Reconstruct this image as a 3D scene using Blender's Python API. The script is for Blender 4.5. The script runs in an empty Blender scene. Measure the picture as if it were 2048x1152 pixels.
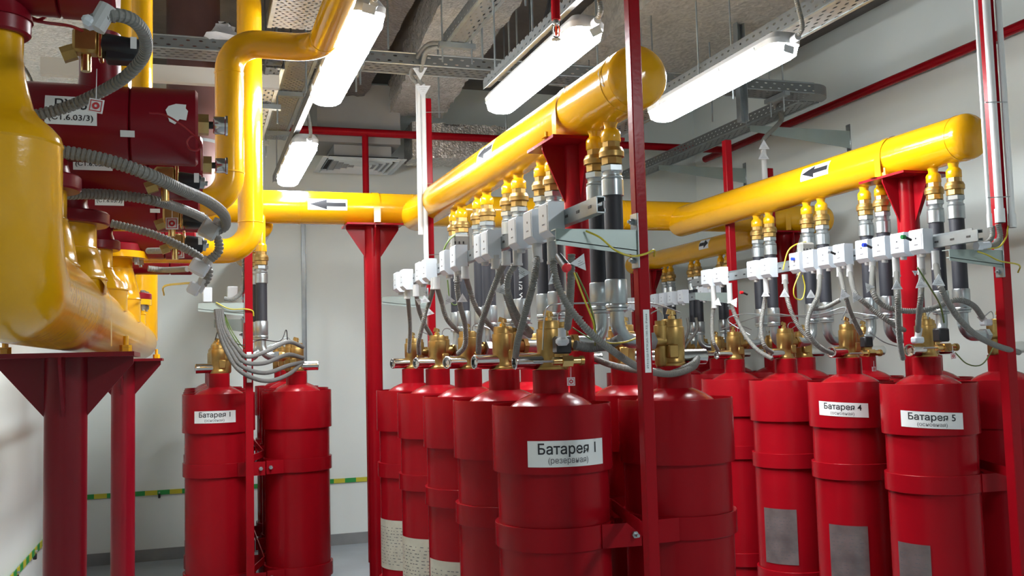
import bpy, math, random
from mathutils import Vector, Matrix
random.seed(7)
PI = math.pi
C = bpy.context.scene.collection
SC = bpy.context.scene

# ------------------------------------------------------------------ camera
CAMZ = 1.65
FPX, YAW, PIT, ROL = 1930.0, .319, .0727, -.0266
def cam_axes():
    cy, sy = math.cos(YAW), math.sin(YAW)
    f = Vector((sy*math.cos(PIT), cy*math.cos(PIT), math.sin(PIT)))
    r = Vector((cy, -sy, 0)); u = r.cross(f)
    c, s = math.cos(ROL), math.sin(ROL)
    return c*r+s*u, -s*r+c*u, f
AR, AU, AF = cam_axes()
cd = bpy.data.cameras.new('camera'); cam = bpy.data.objects.new('camera', cd); C.objects.link(cam)
cam.matrix_world = Matrix(((AR.x, AU.x, -AF.x, 0), (AR.y, AU.y, -AF.y, 0), (AR.z, AU.z, -AF.z, CAMZ), (0, 0, 0, 1)))
cd.sensor_width = 36; cd.lens = FPX/2048*36; cd.clip_start = .05
SC.camera = cam
def at(px, py, X=None, Y=None, Z=None):
    """the world point seen at a pixel of the photograph, on a plane of the room"""
    d = AR*((px-1024)/FPX) + AU*((576-py)/FPX) + AF
    t = X/d.x if X is not None else (Y/d.y if Y is not None else (Z-CAMZ)/d.z)
    return d*t + Vector((0, 0, CAMZ))
def P3(a):
    """(px, py, depth Y) -> world"""
    return at(a[0], a[1], Y=a[2])

# ------------------------------------------------------------------ world, exposure
w = bpy.data.worlds.new('world'); SC.world = w; w.use_nodes = True
w.node_tree.nodes['Background'].inputs[0].default_value = (.9, .95, 1, 1)
w.node_tree.nodes['Background'].inputs[1].default_value = .3
SC.view_settings.view_transform = 'Standard'
try: SC.view_settings.look = 'None'
except Exception: pass
SC.view_settings.gamma = 1; SC.view_settings.use_curve_mapping = False
SC.view_settings.exposure = 0.0
LAMP = 88.0          # strength of the fluorescent lenses

# ------------------------------------------------------------------ materials
MT = {}
def nt(name):
    m = bpy.data.materials.new(name); m.use_nodes = True
    n = m.node_tree.nodes; return m, n, m.node_tree.links, n['Principled BSDF']
def mat(name, col, rough=.5, metal=0, bump=0, bscale=20, var=0, vscale=4, coat=0, emit=0, spec=None, bdist=.01):
    m, n, l, b = nt(name)
    b.inputs['Base Color'].default_value = (*col, 1); b.inputs['Roughness'].default_value = rough
    b.inputs['Metallic'].default_value = metal
    if coat: b.inputs['Coat Weight'].default_value = coat; b.inputs['Coat Roughness'].default_value = .12
    if spec is not None: b.inputs['Specular IOR Level'].default_value = spec
    if emit:
        b.inputs['Emission Color'].default_value = (*col, 1); b.inputs['Emission Strength'].default_value = emit
    tc = n.new('ShaderNodeTexCoord')
    if var:
        t = n.new('ShaderNodeTexNoise'); t.inputs['Scale'].default_value = vscale; t.inputs['Detail'].default_value = 5
        l.new(tc.outputs['Object'], t.inputs['Vector'])
        r = n.new('ShaderNodeMapRange'); r.inputs['From Min'].default_value = .3; r.inputs['From Max'].default_value = .7
        r.inputs['To Min'].default_value = 1-var; r.inputs['To Max'].default_value = 1+var
        l.new(t.outputs['Fac'], r.inputs['Value'])
        mx = n.new('ShaderNodeVectorMath'); mx.operation = 'SCALE'; mx.inputs[0].default_value = col
        l.new(r.outputs['Result'], mx.inputs['Scale']); l.new(mx.outputs[0], b.inputs['Base Color'])
    if bump:
        t = n.new('ShaderNodeTexNoise'); t.inputs['Scale'].default_value = bscale; t.inputs['Detail'].default_value = 4
        l.new(tc.outputs['Object'], t.inputs['Vector'])
        bp = n.new('ShaderNodeBump'); bp.inputs['Strength'].default_value = bump; bp.inputs['Distance'].default_value = bdist
        l.new(t.outputs['Fac'], bp.inputs['Height']); l.new(bp.outputs[0], b.inputs['Normal'])
    MT[name] = m; return m
mat('red', (.28, .0035, .009), .26, 0, .12, 60, .07, 3, spec=.13, bdist=.004)
mat('red_bright', (.50, .012, .02), .28, coat=.3)
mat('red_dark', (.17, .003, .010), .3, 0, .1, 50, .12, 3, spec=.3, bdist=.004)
mat('yellow', (.70, .36, .004), .17, 0, .15, 45, .05, 4, spec=.45, coat=.15, bdist=.004)
mat('yellow_plain', (.85, .45, .008), .28, coat=.3)
mat('brass', (.42, .27, .09), .36, .85, .15, 60, .18, 18, bdist=.002)
mat('brass_shiny', (.72, .5, .2), .2, .95, 0, 1, .1, 20)
mat('chrome', (.62, .62, .61), .16, 1)
mat('zinc', (.40, .44, .455), .3, .85, .1, 60, .12, 14, bdist=.002)
mat('galv', (.27, .30, .31), .38, .7, .1, 80, .16, 9, bdist=.003)
mat('bracket', (.36, .43, .41), .45, .4, 0, 1, .05, 8)
mat('tray_solid', (.18, .19, .19), .4, .5, 0, 1, .12, 6)
mat('rubber', (.020, .022, .030), .55, 0, .2, 120, bdist=.002)
mat('coil_black', (.01, .011, .014), .4)
mat('white_plastic', (.60, .65, .70), .35)
mat('grey_plastic', (.45, .46, .46), .42)
mat('conduit', (.20, .20, .185), .5, spec=.3)
mat('conduit_dark', (.13, .13, .125), .55, spec=.2)
mat('pipe_white', (.78, .80, .80), .3)
mat('paper', (.74, .78, .78), .55)
mat('paper_grey', (.50, .49, .40), .5, 0, 0, 1, .12, 14)
mat('rail_dark', (.10, .105, .11), .4)
mat('foil_label', (.20, .17, .165), .32, .45, 0, 1, .3, 10)
mat('ink', (.012, .013, .018), .5)
mat('ink_soft', (.13, .13, .14), .6)
mat('tag_red', (.45, .03, .04), .5)
mat('tag', (.68, .71, .74), .5)
mat('wire_green', (.10, .16, .03), .45)
mat('wire_yellow', (.52, .44, .03), .4)
mat('wire_black', (.01, .01, .012), .45)
mat('copper_red', (.28, .012, .02), .3)
mat('red_plastic', (.7, .01, .02), .2, coat=.5)
mat('blue_plastic', (.01, .05, .6), .3)
mat('green_plastic', (.005, .22, .05), .3)
mat('strip_green', (.02, .30, .06), .5)
mat('strip_yellow', (.55, .50, .03), .5)
mat('wall', (.76, .82, .79), .85, 0, .12, 150, .035, 1.3, bdist=.002)
mat('ceiling', (.16, .148, .135), .9, 0, .5, 14, .25, 2, bdist=.02)
mat('floor', (.36, .40, .43), .32, 0, .1, 30, .12, 2.2)
mat('plinth', (.22, .23, .23), .6, 0, 0, 1, .15, 4)
mat('duct_paint', (.29, .30, .305), .6, 0, 0, 1, .06, 3)
mat('duct_shade', (.03, .03, .03), .8)
mat('steel_brown', (.12, .055, .05), .5, 0, 0, 1, .15, 4)
mat('beige_beam', (.36, .34, .30), .7)
mat('diffuser', (.62, .68, .70), .5)
mat('rag', (.7, .72, .76), .9, 0, .6, 30)
mat('tape', (.62, .58, .52), .7, 0, .5, 40)
mat('lens', (1, 1, 1), .3, emit=LAMP)
MT['lens'].node_tree.nodes['Principled BSDF'].inputs['Emission Color'].default_value = (.93, .97, 1, 1)
mat('bulb_red', (.8, .06, .01), .15)

def foil(name, col, rough, metal, scale, strength, dark=.5):
    m, n, l, b = nt(name)
    tc = n.new('ShaderNodeTexCoord')
    v = n.new('ShaderNodeTexVoronoi'); v.inputs['Scale'].default_value = scale; v.feature = 'F1'
    no = n.new('ShaderNodeTexNoise'); no.inputs['Scale'].default_value = scale*.5; no.inputs['Detail'].default_value = 6; no.inputs['Distortion'].default_value = 1.5
    l.new(tc.outputs['Object'], v.inputs['Vector']); l.new(tc.outputs['Object'], no.inputs['Vector'])
    ad = n.new('ShaderNodeMath'); ad.operation = 'ADD'
    l.new(v.outputs['Distance'], ad.inputs[0]); l.new(no.outputs['Fac'], ad.inputs[1])
    bp = n.new('ShaderNodeBump'); bp.inputs['Strength'].default_value = strength; bp.inputs['Distance'].default_value = .006
    l.new(ad.outputs[0], bp.inputs['Height']); l.new(bp.outputs[0], b.inputs['Normal'])
    cr = n.new('ShaderNodeMapRange'); cr.inputs['From Min'].default_value = .35; cr.inputs['From Max'].default_value = .65
    cr.inputs['To Min'].default_value = dark; cr.inputs['To Max'].default_value = 1.15
    l.new(no.outputs['Fac'], cr.inputs['Value'])
    sc = n.new('ShaderNodeVectorMath'); sc.operation = 'SCALE'; sc.inputs[0].default_value = col
    l.new(cr.outputs['Result'], sc.inputs['Scale']); l.new(sc.outputs[0], b.inputs['Base Color'])
    b.inputs['Roughness'].default_value = rough; b.inputs['Metallic'].default_value = metal
    MT[name] = m
foil('foil', (.62, .60, .56), .27, .55, 55, .9, .8)
foil('foil_dull', (.50, .48, .43), .4, .3, 30, .7, .8)
foil('foil_dark', (.20, .175, .165), .3, .5, 45, .9, .75)  # foil in a darker, brownish tone

def perf(name, col, px, py, rx, ry, metal=.7, axes=('X', 'Y'), rough=.4):
    """sheet steel with punched holes at a pitch (object space)"""
    m, n, l, b = nt(name)
    b.inputs['Base Color'].default_value = (*col, 1); b.inputs['Metallic'].default_value = metal; b.inputs['Roughness'].default_value = rough
    tc = n.new('ShaderNodeTexCoord'); sp = n.new('ShaderNodeSeparateXYZ'); l.new(tc.outputs['Object'], sp.inputs[0])
    def M(op, a, bb=None):
        q = n.new('ShaderNodeMath'); q.operation = op
        for i, x in enumerate((a, bb)):
            if x is None: continue
            if isinstance(x, (int, float)): q.inputs[i].default_value = x
            else: l.new(x, q.inputs[i])
        return q.outputs[0]
    u = M('DIVIDE', sp.outputs[axes[0]], px); v = M('DIVIDE', sp.outputs[axes[1]], py)
    v = M('ADD', v, 1000.0); u = M('ADD', u, 1000.0)
    row = M('FLOOR', v); off = M('MULTIPLY', M('MODULO', row, 2.0), .5)
    fu = M('SUBTRACT', M('FRACT', M('ADD', u, off)), .5); fv = M('SUBTRACT', M('FRACT', v), .5)
    du = M('DIVIDE', M('MULTIPLY', fu, px), rx); dv = M('DIVIDE', M('MULTIPLY', fv, py), ry)
    r2 = M('ADD', M('MULTIPLY', du, du), M('MULTIPLY', dv, dv))
    hole = M('LESS_THAN', r2, 1.0)
    tr = n.new('ShaderNodeBsdfTransparent'); mx = n.new('ShaderNodeMixShader')
    l.new(hole, mx.inputs[0]); l.new(b.outputs[0], mx.inputs[1]); l.new(tr.outputs[0], mx.inputs[2])
    l.new(mx.outputs[0], n['Material Output'].inputs[0])
    MT[name] = m
perf('perf_dots', (.22, .225, .23), .034, .028, .0075, .0075, metal=.4)
perf('perf_slots', (.20, .21, .21), .042, .05, .006, .017, metal=.4)
perf('perf_slots_x', (.14, .145, .145), .05, .042, .017, .006, metal=.4)
perf('perf_side', (.15, .16, .16), .06, .032, .012, .005, axes=('Y', 'Z'), metal=.4)
perf('perf_side_x', (.13, .14, .14), .07, .032, .012, .005, axes=('X', 'Z'), metal=.4)

# ------------------------------------------------------------------ mesh builder
def frame(d):
    d = Vector(d).normalized()
    a = Vector((0, 0, 1)) if abs(d.z) < .9 else Vector((0, 1, 0))
    u = a.cross(d).normalized(); v = d.cross(u).normalized()
    return u, v, d
class MB:
    def __init__(s): s.v = []; s.f = []; s.m = []; s.mats = []
    def mi(s, m):
        if m not in s.mats: s.mats.append(m)
        return s.mats.index(m)
    def add(s, vs, fs, m):
        o = len(s.v); k = s.mi(m); s.v += [Vector(x) for x in vs]
        for f in fs: s.f.append([o+i for i in f]); s.m.append(k)
        return s
    def box(s, c, d, m, rz=0, M=None, bev=0):
        hx, hy, hz = d[0]/2, d[1]/2, d[2]/2
        R = M or Matrix.Rotation(rz, 3, 'Z')
        c = Vector(c)
        if bev:
            b = min(bev, hx*.9, hy*.9, hz*.9); vs = []
            # chamfered box: 24 verts
            for sx in (-1, 1):
                for sy in (-1, 1):
                    for sz in (-1, 1):
                        vs += [(sx*hx, sy*(hy-b), sz*(hz-b)), (sx*(hx-b), sy*hy, sz*(hz-b)), (sx*(hx-b), sy*(hy-b), sz*hz)]
            def I(sx, sy, sz, k): return (((sx > 0)*2+(sy > 0))*2+(sz > 0))*3+k
            fs = []
            for q in (-1, 1):
                F = [I(q, -1, -1, 0), I(q, 1, -1, 0), I(q, 1, 1, 0), I(q, -1, 1, 0)]; fs.append(F if q > 0 else F[::-1])
                F = [I(-1, q, -1, 1), I(-1, q, 1, 1), I(1, q, 1, 1), I(1, q, -1, 1)]; fs.append(F if q > 0 else F[::-1])
                F = [I(-1, -1, q, 2), I(1, -1, q, 2), I(1, 1, q, 2), I(-1, 1, q, 2)]; fs.append(F if q > 0 else F[::-1])
            for a in (-1, 1):
                for b2 in (-1, 1):
                    F = [I(a, b2, -1, 0), I(a, b2, 1, 0), I(a, b2, 1, 1), I(a, b2, -1, 1)]; fs.append(F if a*b2 < 0 else F[::-1])
                    F = [I(a, -1, b2, 0), I(a, -1, b2, 2), I(a, 1, b2, 2), I(a, 1, b2, 0)]; fs.append(F if a*b2 < 0 else F[::-1])
                    F = [I(-1, a, b2, 1), I(1, a, b2, 1), I(1, a, b2, 2), I(-1, a, b2, 2)]; fs.append(F if a*b2 < 0 else F[::-1])
            for sx in (-1, 1):
                for sy in (-1, 1):
                    for sz in (-1, 1):
                        F = [I(sx, sy, sz, 0), I(sx, sy, sz, 1), I(sx, sy, sz, 2)]; fs.append(F if sx*sy*sz > 0 else F[::-1])
            return s.add([c + R @ Vector(x) for x in vs], fs, m)
        vs = [c + R @ Vector((x*hx, y*hy, z*hz)) for x in (-1, 1) for y in (-1, 1) for z in (-1, 1)]
        return s.add(vs, [(0, 1, 3, 2), (4, 6, 7, 5), (0, 4, 5, 1), (2, 3, 7, 6), (0, 2, 6, 4), (1, 5, 7, 3)], m)
    def bar(s, p0, p1, w, h, m, up=(0, 0, 1)):
        p0, p1 = Vector(p0), Vector(p1); d = (p1-p0); L = d.length; d.normalize()
        up = Vector(up); x = up.cross(d)
        if x.length < 1e-3: x = Vector((1, 0, 0)).cross(d)
        x.normalize(); z = d.cross(x)
        M = Matrix((x, d, z)).transposed()
        return s.box((p0+p1)/2, (w, L, h), m, M=M)
    def lathe(s, o, d, prof, m, n=24, cap=True, u0=None):
        """prof: list of (radius, distance along d)"""
        u, v, d = frame(d); o = Vector(o); vs = []; fs = []
        for r, h in prof:
            for k in range(n):
                a = 2*PI*k/n; vs.append(o + d*h + (u*math.cos(a)+v*math.sin(a))*r)
        for j in range(len(prof)-1):
            for k in range(n):
                k2 = (k+1) % n; fs.append((j*n+k, j*n+k2, (j+1)*n+k2, (j+1)*n+k))
        if cap:
            fs.append(tuple(range(n))[::-1]); fs.append(tuple((len(prof)-1)*n+k for k in range(n)))
        return s.add(vs, fs, m)
    def cyl(s, p0, p1, r, m, n=16, cap=True, r2=None):
        p0, p1 = Vector(p0), Vector(p1); d = p1-p0
        return s.lathe(p0, d, [(r, 0), (r if r2 is None else r2, d.length)], m, n, cap)
    def hexa(s, p0, p1, r, m):
        return s.cyl(p0, p1, r, m, 6)
    def tube(s, pts, r, m, n=10, ripple=0, pitch=.006, cap=True, rr=None):
        """sweep along a polyline; ripple makes corrugations"""
        pts = [Vector(p) for p in pts]
        if ripple:
            L = [0]
            for a, b in zip(pts, pts[1:]): L.append(L[-1]+(b-a).length)
            N = max(4, int(L[-1]/pitch)); out = []; rad = []; j = 0
            for i in range(N*4+1):
                t = L[-1]*((i//4)+(0, .12, .56, .68)[i % 4])/N
                while j < len(L)-2 and L[j+1] < t: j += 1
                q = (t-L[j])/max(1e-9, L[j+1]-L[j]); out.append(pts[j].lerp(pts[j+1], min(q, 1.0))); rad.append((r-ripple, r, r, r-ripple)[i % 4])
            pts = out
        else: rad = [r]*len(pts)
        if rr: rad = rr
        t0 = (pts[1]-pts[0]).normalized(); u, v, _ = frame(t0); vs = []; fs = []
        for i, p in enumerate(pts):
            t = (pts[min(i+1, len(pts)-1)]-pts[max(i-1, 0)])
            if t.length > 1e-9: t.normalize()
            else: t = t0
            ax = t0.cross(t)
            if ax.length > 1e-6:
                R = Matrix.Rotation(t0.angle(t), 3, ax); u = R @ u
            u = (u - t*u.dot(t)).normalized(); v = t.cross(u); t0 = t
            for k in range(n):
                a = 2*PI*k/n; vs.append(p+(u*math.cos(a)+v*math.sin(a))*rad[i])
        for j in range(len(pts)-1):
            for k in range(n):
                k2 = (k+1) % n; fs.append((j*n+k, j*n+k2, (j+1)*n+k2, (j+1)*n+k))
        if cap:
            fs.append(tuple(range(n))[::-1]); fs.append(tuple((len(pts)-1)*n+k for k in range(n)))
        return s.add(vs, fs, m)
    def prism(s, poly, off, m):
        """extrude a planar polygon by a vector"""
        n = len(poly); poly = [Vector(p) for p in poly]; off = Vector(off)
        vs = poly+[p+off for p in poly]
        fs = [tuple(range(n))[::-1], tuple(range(n, 2*n))]+[(i, (i+1) % n, n+(i+1) % n, n+i) for i in range(n)]
        return s.add(vs, fs, m)
    def build(s, name, parent=None, base=None, smooth=True, angle=38):
        me = bpy.data.meshes.new(name)
        if parent is not None: o3 = ORG[parent.name]
        elif base is not None: o3 = Vector(base)
        else:
            xs = [p.x for p in s.v]; ys = [p.y for p in s.v]; o3 = Vector(((min(xs)+max(xs))/2, (min(ys)+max(ys))/2, min(p.z for p in s.v)))
        me.from_pydata([p-o3 for p in s.v], [], s.f)
        for m in s.mats: me.materials.append(MT[m])
        me.polygons.foreach_set('material_index', s.m)
        me.update()
        if smooth:
            me.shade_smooth(); me.set_sharp_from_angle(angle=math.radians(angle))
        o = bpy.data.objects.new(name, me); C.objects.link(o)
        if parent is not None: o.parent = parent; ORG[o.name] = o3
        else: o.location = o3; ORG[o.name] = o3
        return o
ORG = {}
def spline(pts, k=6):
    pts = [Vector(p) for p in pts]
    if len(pts) < 3: return pts
    P = [pts[0]*2-pts[1]]+pts+[pts[-1]*2-pts[-2]]; out = []
    for i in range(1, len(P)-2):
        a, b, c, d = P[i-1:i+3]
        for j in range(k):
            t = j/k
            out.append(.5*((2*b)+(c-a)*t+(2*a-5*b+4*c-d)*t*t+(3*b-a-3*c+d)*t**3))
    out.append(pts[-1]); return out
def arc_pts(p, q, r, bend, k=8):
    """p -> corner bend -> q with a rounded corner of radius r"""
    p, q, b = Vector(p), Vector(q), Vector(bend)
    d1 = (p-b).normalized(); d2 = (q-b).normalized(); a = d1.angle(d2)
    t = r/math.tan(a/2); s1 = b+d1*t; s2 = b+d2*t
    cdir = (d1+d2).normalized(); cen = b+cdir*(r/math.sin(a/2)); out = [p]
    e1 = (s1-cen).normalized(); e2 = (s2-cen).normalized(); th = e1.angle(e2)
    for i in range(k+1):
        f = i/k; out.append(cen+(e1*math.sin((1-f)*th)+e2*math.sin(f*th))/math.sin(th)*r)
    out.append(q); return out
def thing(name, label, cat, loc, group=None):
    o = bpy.data.objects.new(name, None); C.objects.link(o); o.location = loc; o.empty_display_size = .05
    ORG[o.name] = Vector(loc); o['label'] = label; o['category'] = cat
    if group: o['group'] = group
    return o
def tag(o, label, cat, group=None):
    o['label'] = label; o['category'] = cat
    if group: o['group'] = group
    return o
def struct(o, label=None):
    o['kind'] = 'structure'
    if label: o['label'] = label
    return o
def dup(root, loc, label, group=None):
    r = root.copy(); C.objects.link(r); r.location = loc; r['label'] = label; ORG[r.name] = Vector(loc)
    if group: r['group'] = group
    for ch in list(root.children):
        c = ch.copy(); C.objects.link(c); c.parent = r
        for g in ch.children:
            d = g.copy(); C.objects.link(d); d.parent = c
    return r

# ------------------------------------------------------------------ text
def text_shape(s, size, weight=0.0):
    cu = bpy.data.curves.new('lettering', 'FONT'); cu.body = s; cu.size = size; cu.align_x = 'CENTER'; cu.align_y = 'CENTER'
    cu.resolution_u = 2; cu.offset = weight
    o = bpy.data.objects.new('lettering', cu); C.objects.link(o)
    dg = bpy.context.evaluated_depsgraph_get(); me = bpy.data.meshes.new_from_object(o.evaluated_get(dg))
    vs = [v.co.copy() for v in me.vertices]; fs = [tuple(p.vertices) for p in me.polygons]
    bpy.data.objects.remove(o); bpy.data.curves.remove(cu); bpy.data.meshes.remove(me)
    return vs, fs
def fit(vs, w=None, h=None, cx=0, cy=0, rot=0):
    if not vs: return vs
    x0 = min(v.x for v in vs); x1 = max(v.x for v in vs); y0 = min(v.y for v in vs); y1 = max(v.y for v in vs)
    sx = w/(x1-x0) if w else None; sy = h/(y1-y0) if h else None
    if sx is None: sx = sy
    if sy is None: sy = sx
    out = []
    for v in vs:
        a, b = (v.x-(x0+x1)/2)*sx, (v.y-(y0+y1)/2)*sy
        if rot: a, b = -b, a
        out.append(Vector((a+cx, b+cy, 0)))
    return out
def grid(x0, x1, y0, y1, nx=1, ny=1):
    vs = [Vector((x0+(x1-x0)*i/nx, y0+(y1-y0)*j/ny, 0)) for j in range(ny+1) for i in range(nx+1)]
    fs = [(j*(nx+1)+i, j*(nx+1)+i+1, (j+1)*(nx+1)+i+1, (j+1)*(nx+1)+i) for j in range(ny) for i in range(nx)]
    return vs, fs
def decal(mb, f, shapes):
    """shapes: (verts2d, faces, material, lift). f(x, y, lift) -> world"""
    for vs, fs, m, z in shapes: mb.add([f(v.x, v.y, z) for v in vs], fs, m)
    return mb

# ================================================================== THE ROOM
XL, XR, YB, YN, ZC = -.93, 5.05, 8.98, -2.6, 4.30
def slab(name, x0, x1, y0, y1, z0, z1, m, label=None):
    b = MB(); b.box(((x0+x1)/2, (y0+y1)/2, (z0+z1)/2), (x1-x0, y1-y0, z1-z0), m)
    return struct(b.build(name, smooth=False), label)
slab('floor', XL-.1, XR+.1, YN-.1, YB+.1, -.1, 0, 'floor', 'grey painted concrete floor')
slab('ceiling', XL-.1, XR+.1, YN-.1, YB+.1, ZC, ZC+.1, 'ceiling', 'bare dark concrete ceiling slab')
slab('wall_back', XL-.1, XR+.1, YB, YB+.1, 0, ZC, 'wall', 'pale wall at the far end')
slab('wall_left', XL-.1, XL, YN, YB, 0, ZC, 'wall')
slab('wall_right', XR, XR+.1, YN, YB, 0, ZC, 'wall')
slab('wall_front', XL-.1, XR+.1, YN-.1, YN, 0, ZC, 'wall')
slab('baseboard_back', XL, XR, YB-.012, YB, 0, .10, 'plinth', 'grey painted skirting')
slab('baseboard_left', XL, XL+.012, YN, YB-.012, 0, .10, 'plinth')
slab('baseboard_right', XR-.012, XR, YN, YB-.012, 0, .10, 'plinth')

# ------------------------------------------------------------------ fluorescent lamps
def lamp(X, y0, y1, z, label):
    yc = (y0+y1)/2; L = y1-y0
    t = thing('fluorescent_lamp', label, 'lamp', (X, yc, z), 'waterproof fluorescent lamps under the ceiling')
    b = MB()  # grey tray body with rounded ends
    def outline(w, l, r, zz):
        P = []
        for cx, cy, a0 in ((w/2-r, l/2-r, 0), (-w/2+r, l/2-r, PI/2), (-w/2+r, -l/2+r, PI), (w/2-r, -l/2+r, 1.5*PI)):
            for k in range(5):
                a = a0+PI/2*k/4; P.append((X+cx+r*math.cos(a), yc+cy+r*math.sin(a), zz))
        return P
    def loft(mb, rows, m):
        n = len(rows[0]); vs = [p for r in rows for p in r]; fs = []
        for j in range(len(rows)-1):
            for k in range(n): fs.append((j*n+k, j*n+(k+1) % n, (j+1)*n+(k+1) % n, (j+1)*n+k))
        fs.append(tuple(range(n))[::-1]); fs.append(tuple((len(rows)-1)*n+k for k in range(n)))
        mb.add(vs, fs, m)
    loft(b, [outline(.16, L, .045, z+.055), outline(.165, L+.005, .045, z+.08), outline(.12, L-.03, .03, z+.11)], 'grey_plastic')
    b.build('housing', t)
    b = MB(); loft(b, [outline(.10, L-.06, .04, z), outline(.14, L-.025, .045, z+.014), outline(.155, L-.01, .045, z+.055)], 'lens')
    b.build('diffuser_lens', t)
    for k in range(4):
        for s in (-1, 1):
            b = MB(); b.box((X+s*.083, y0+L*(.12+.25*k), z+.055), (.008, .022, .035), 'white_plastic', bev=.002)
            b.build('clip', t)
    b = MB(); b.cyl((X+.02, y0-.005, z+.07), (X+.02, y0-.045, z+.07), .017, 'grey_plastic', 12)
    b.build('cable_gland', t)
    return t
lamp(.64, 3.64, 4.91, 2.955, 'fluorescent lamp left of centre beside the overhead yellow pipe')
lamp(1.555, 3.60, 4.87, 2.955, 'fluorescent lamp directly above the nearest yellow manifold')
lamp(2.50, 3.58, 4.85, 2.955, 'rightmost fluorescent lamp, in front of the rough insulated duct')
lamp(.655, 5.95, 7.22, 2.955, 'small-looking fluorescent lamp farthest away, above the transverse yellow pipe')
for X, y, s in ((2.3, -.55, 'only'),):  # unseen lamp, added to brighten the nearest cylinders
    lamp(X, y, y+1.27, 2.955, 'unseen fluorescent lamp added behind the viewpoint to brighten the near cylinders')

def rodded(mb, x, y, z0, m='galv', r=.005): mb.cyl((x, y, z0), (x, y, ZC), r, m, 6)
# hangers over the lamps: slotted rail the lamp is screwed to
for X, y0, y1, lb in ((1.46, 3.3, 4.75, 'slim slotted rail along the upper edge of the centre lamp'),
                      (.60, 3.2, 7.6, 'slim slotted rail linking the two left lamps')):
    t = thing('mounting_rail', lb, 'rail', (X, (y0+y1)/2, 3.06))
    b = MB(); b.box((X, (y0+y1)/2, 3.085), (.034, y1-y0, .035), 'rail_dark'); b.box((X-.019, (y0+y1)/2, 3.085), (.003, y1-y0, .055), 'perf_side')
    b.build('channel', t, smooth=False)
    for k in range(3):
        b = MB(); rodded(b, X, y0+.15+(y1-y0-.3)*k/2, 3.1); b.build('hanger_rod', t)

# ------------------------------------------------------------------ cable trays
def tray_y(name, lb, X, w, h, y0, y1, z, mb='perf_slots', ms='perf_side', rods=(), X1=None):
    t = thing(name, lb, 'cable tray', (X, (y0+y1)/2, z))
    b = MB(); b.box((X, (y0+y1)/2, z), (w, y1-y0, .002), mb); b.build('tray_bottom', t, smooth=False)
    for s in (-1, 1):
        b = MB(); b.box((X+s*w/2, (y0+y1)/2, z+h/2), (.002, y1-y0, h), ms)
        b.cyl((X+s*(w/2-.004), y0, z+h), (X+s*(w/2-.004), y1, z+h), .004, 'galv', 6)
        b.box((X+s*(w/2-.012), (y0+y1)/2, z-.003), (.02, y1-y0, .004), 'galv'); b.build('side_wall', t, smooth=False)
    for k in rods:
        b = MB()
        for s in (-1, 1): rodded(b, X+s*(w/2+.02), k, z-.12)
        b.box((X, k, z-.02), (w+.08, .04, .03), 'galv'); b.build('hanger', t, smooth=False)
    return t
def tray_x(name, lb, x0, x1, Y, w, h, z, rods=()):
    t = thing(name, lb, 'cable tray', ((x0+x1)/2, Y, z))
    b = MB(); b.box(((x0+x1)/2, Y, z), (x1-x0, w, .002), 'perf_slots_x'); b.build('tray_bottom', t, smooth=False)
    for s in (-1, 1):
        b = MB(); b.box(((x0+x1)/2, Y+s*w/2, z+h/2), (x1-x0, .002, h), 'perf_side_x')
        b.cyl((x0, Y+s*w/2, z+h), (x1, Y+s*w/2, z+h), .005, 'galv', 6); b.cyl((x0, Y+s*w/2, z), (x1, Y+s*w/2, z), .005, 'galv', 6)
        b.build('side_wall', t, smooth=False)
    for k in rods:
        b = MB()
        for s in (-1, 1): rodded(b, k, Y+s*(w/2-.02), z-.14, 'zinc', .006)
        b.box((k, Y, z-.02), (.04, w+.06, .03), 'galv'); b.build('hanger', t, smooth=False)
    return t
tray_x('cable_tray', 'long slotted cable tray crossing the room under the ceiling, behind the lamps', -.42, 4.14, 5.75, .2, .07, 3.45, (-.3, .95, 1.95, 2.9, 3.9))
tray_y('cable_tray', 'bright slotted cable tray ending above the post with white conduits', 1.44, .135, .06, 2.4, 5.3, 3.47, rods=(4.3, 5.25))
tray_y('cable_tray', 'long slotted cable tray rising to the top right above the rightmost lamp', 2.735, .17, .07, 1.2, 7.2, 3.17, rods=(4.6, 6.6))
tray_y('cable_tray', 'slotted cable tray on wall brackets beside the right wall, lower one', 4.24, .18, .07, 5.86, 8.9, 3.45)
tray_y('cable_tray', 'wide perforated cable tray full of round holes at top left', .47, .26, .06, 1.8, 4.75, 3.30, mb='perf_dots')
tray_y('cable_tray', 'narrow slotted cable tray running away behind the tall yellow pipes', .42, .10, .05, 5.25, 7.7, 3.25, rods=(6.0, 7.0))
tray_y('cable_tray', 'perforated cable tray next to the narrow one behind the yellow pipes', .60, .18, .05, 5.3, 7.7, 3.42, mb='perf_dots', rods=(6.3, 7.4))
# curved end of the wall tray
t = thing('tray_bend', 'rounded sheet steel bend of the cable tray by the right wall', 'cable tray', (4.2, 5.6, 3.42))
b = MB(); n = 12; vs = []; fs = []
for k in range(n+1):
    a = -PI/2+PI/2*k/n; vs += [(4.14+.20*math.cos(a), 5.85+.20*math.sin(a), 3.45), (4.14+.20*math.cos(a), 5.85+.20*math.sin(a), 3.52)]
for k in range(n): fs.append((2*k, 2*k+2, 2*k+3, 2*k+1))
vs.append((4.14, 5.85, 3.45)); fs.append(tuple(2*k for k in range(n+1))+(2*(n+1),)); b.add(vs, fs, 'tray_solid'); b.build('bend_plate', t)
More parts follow.
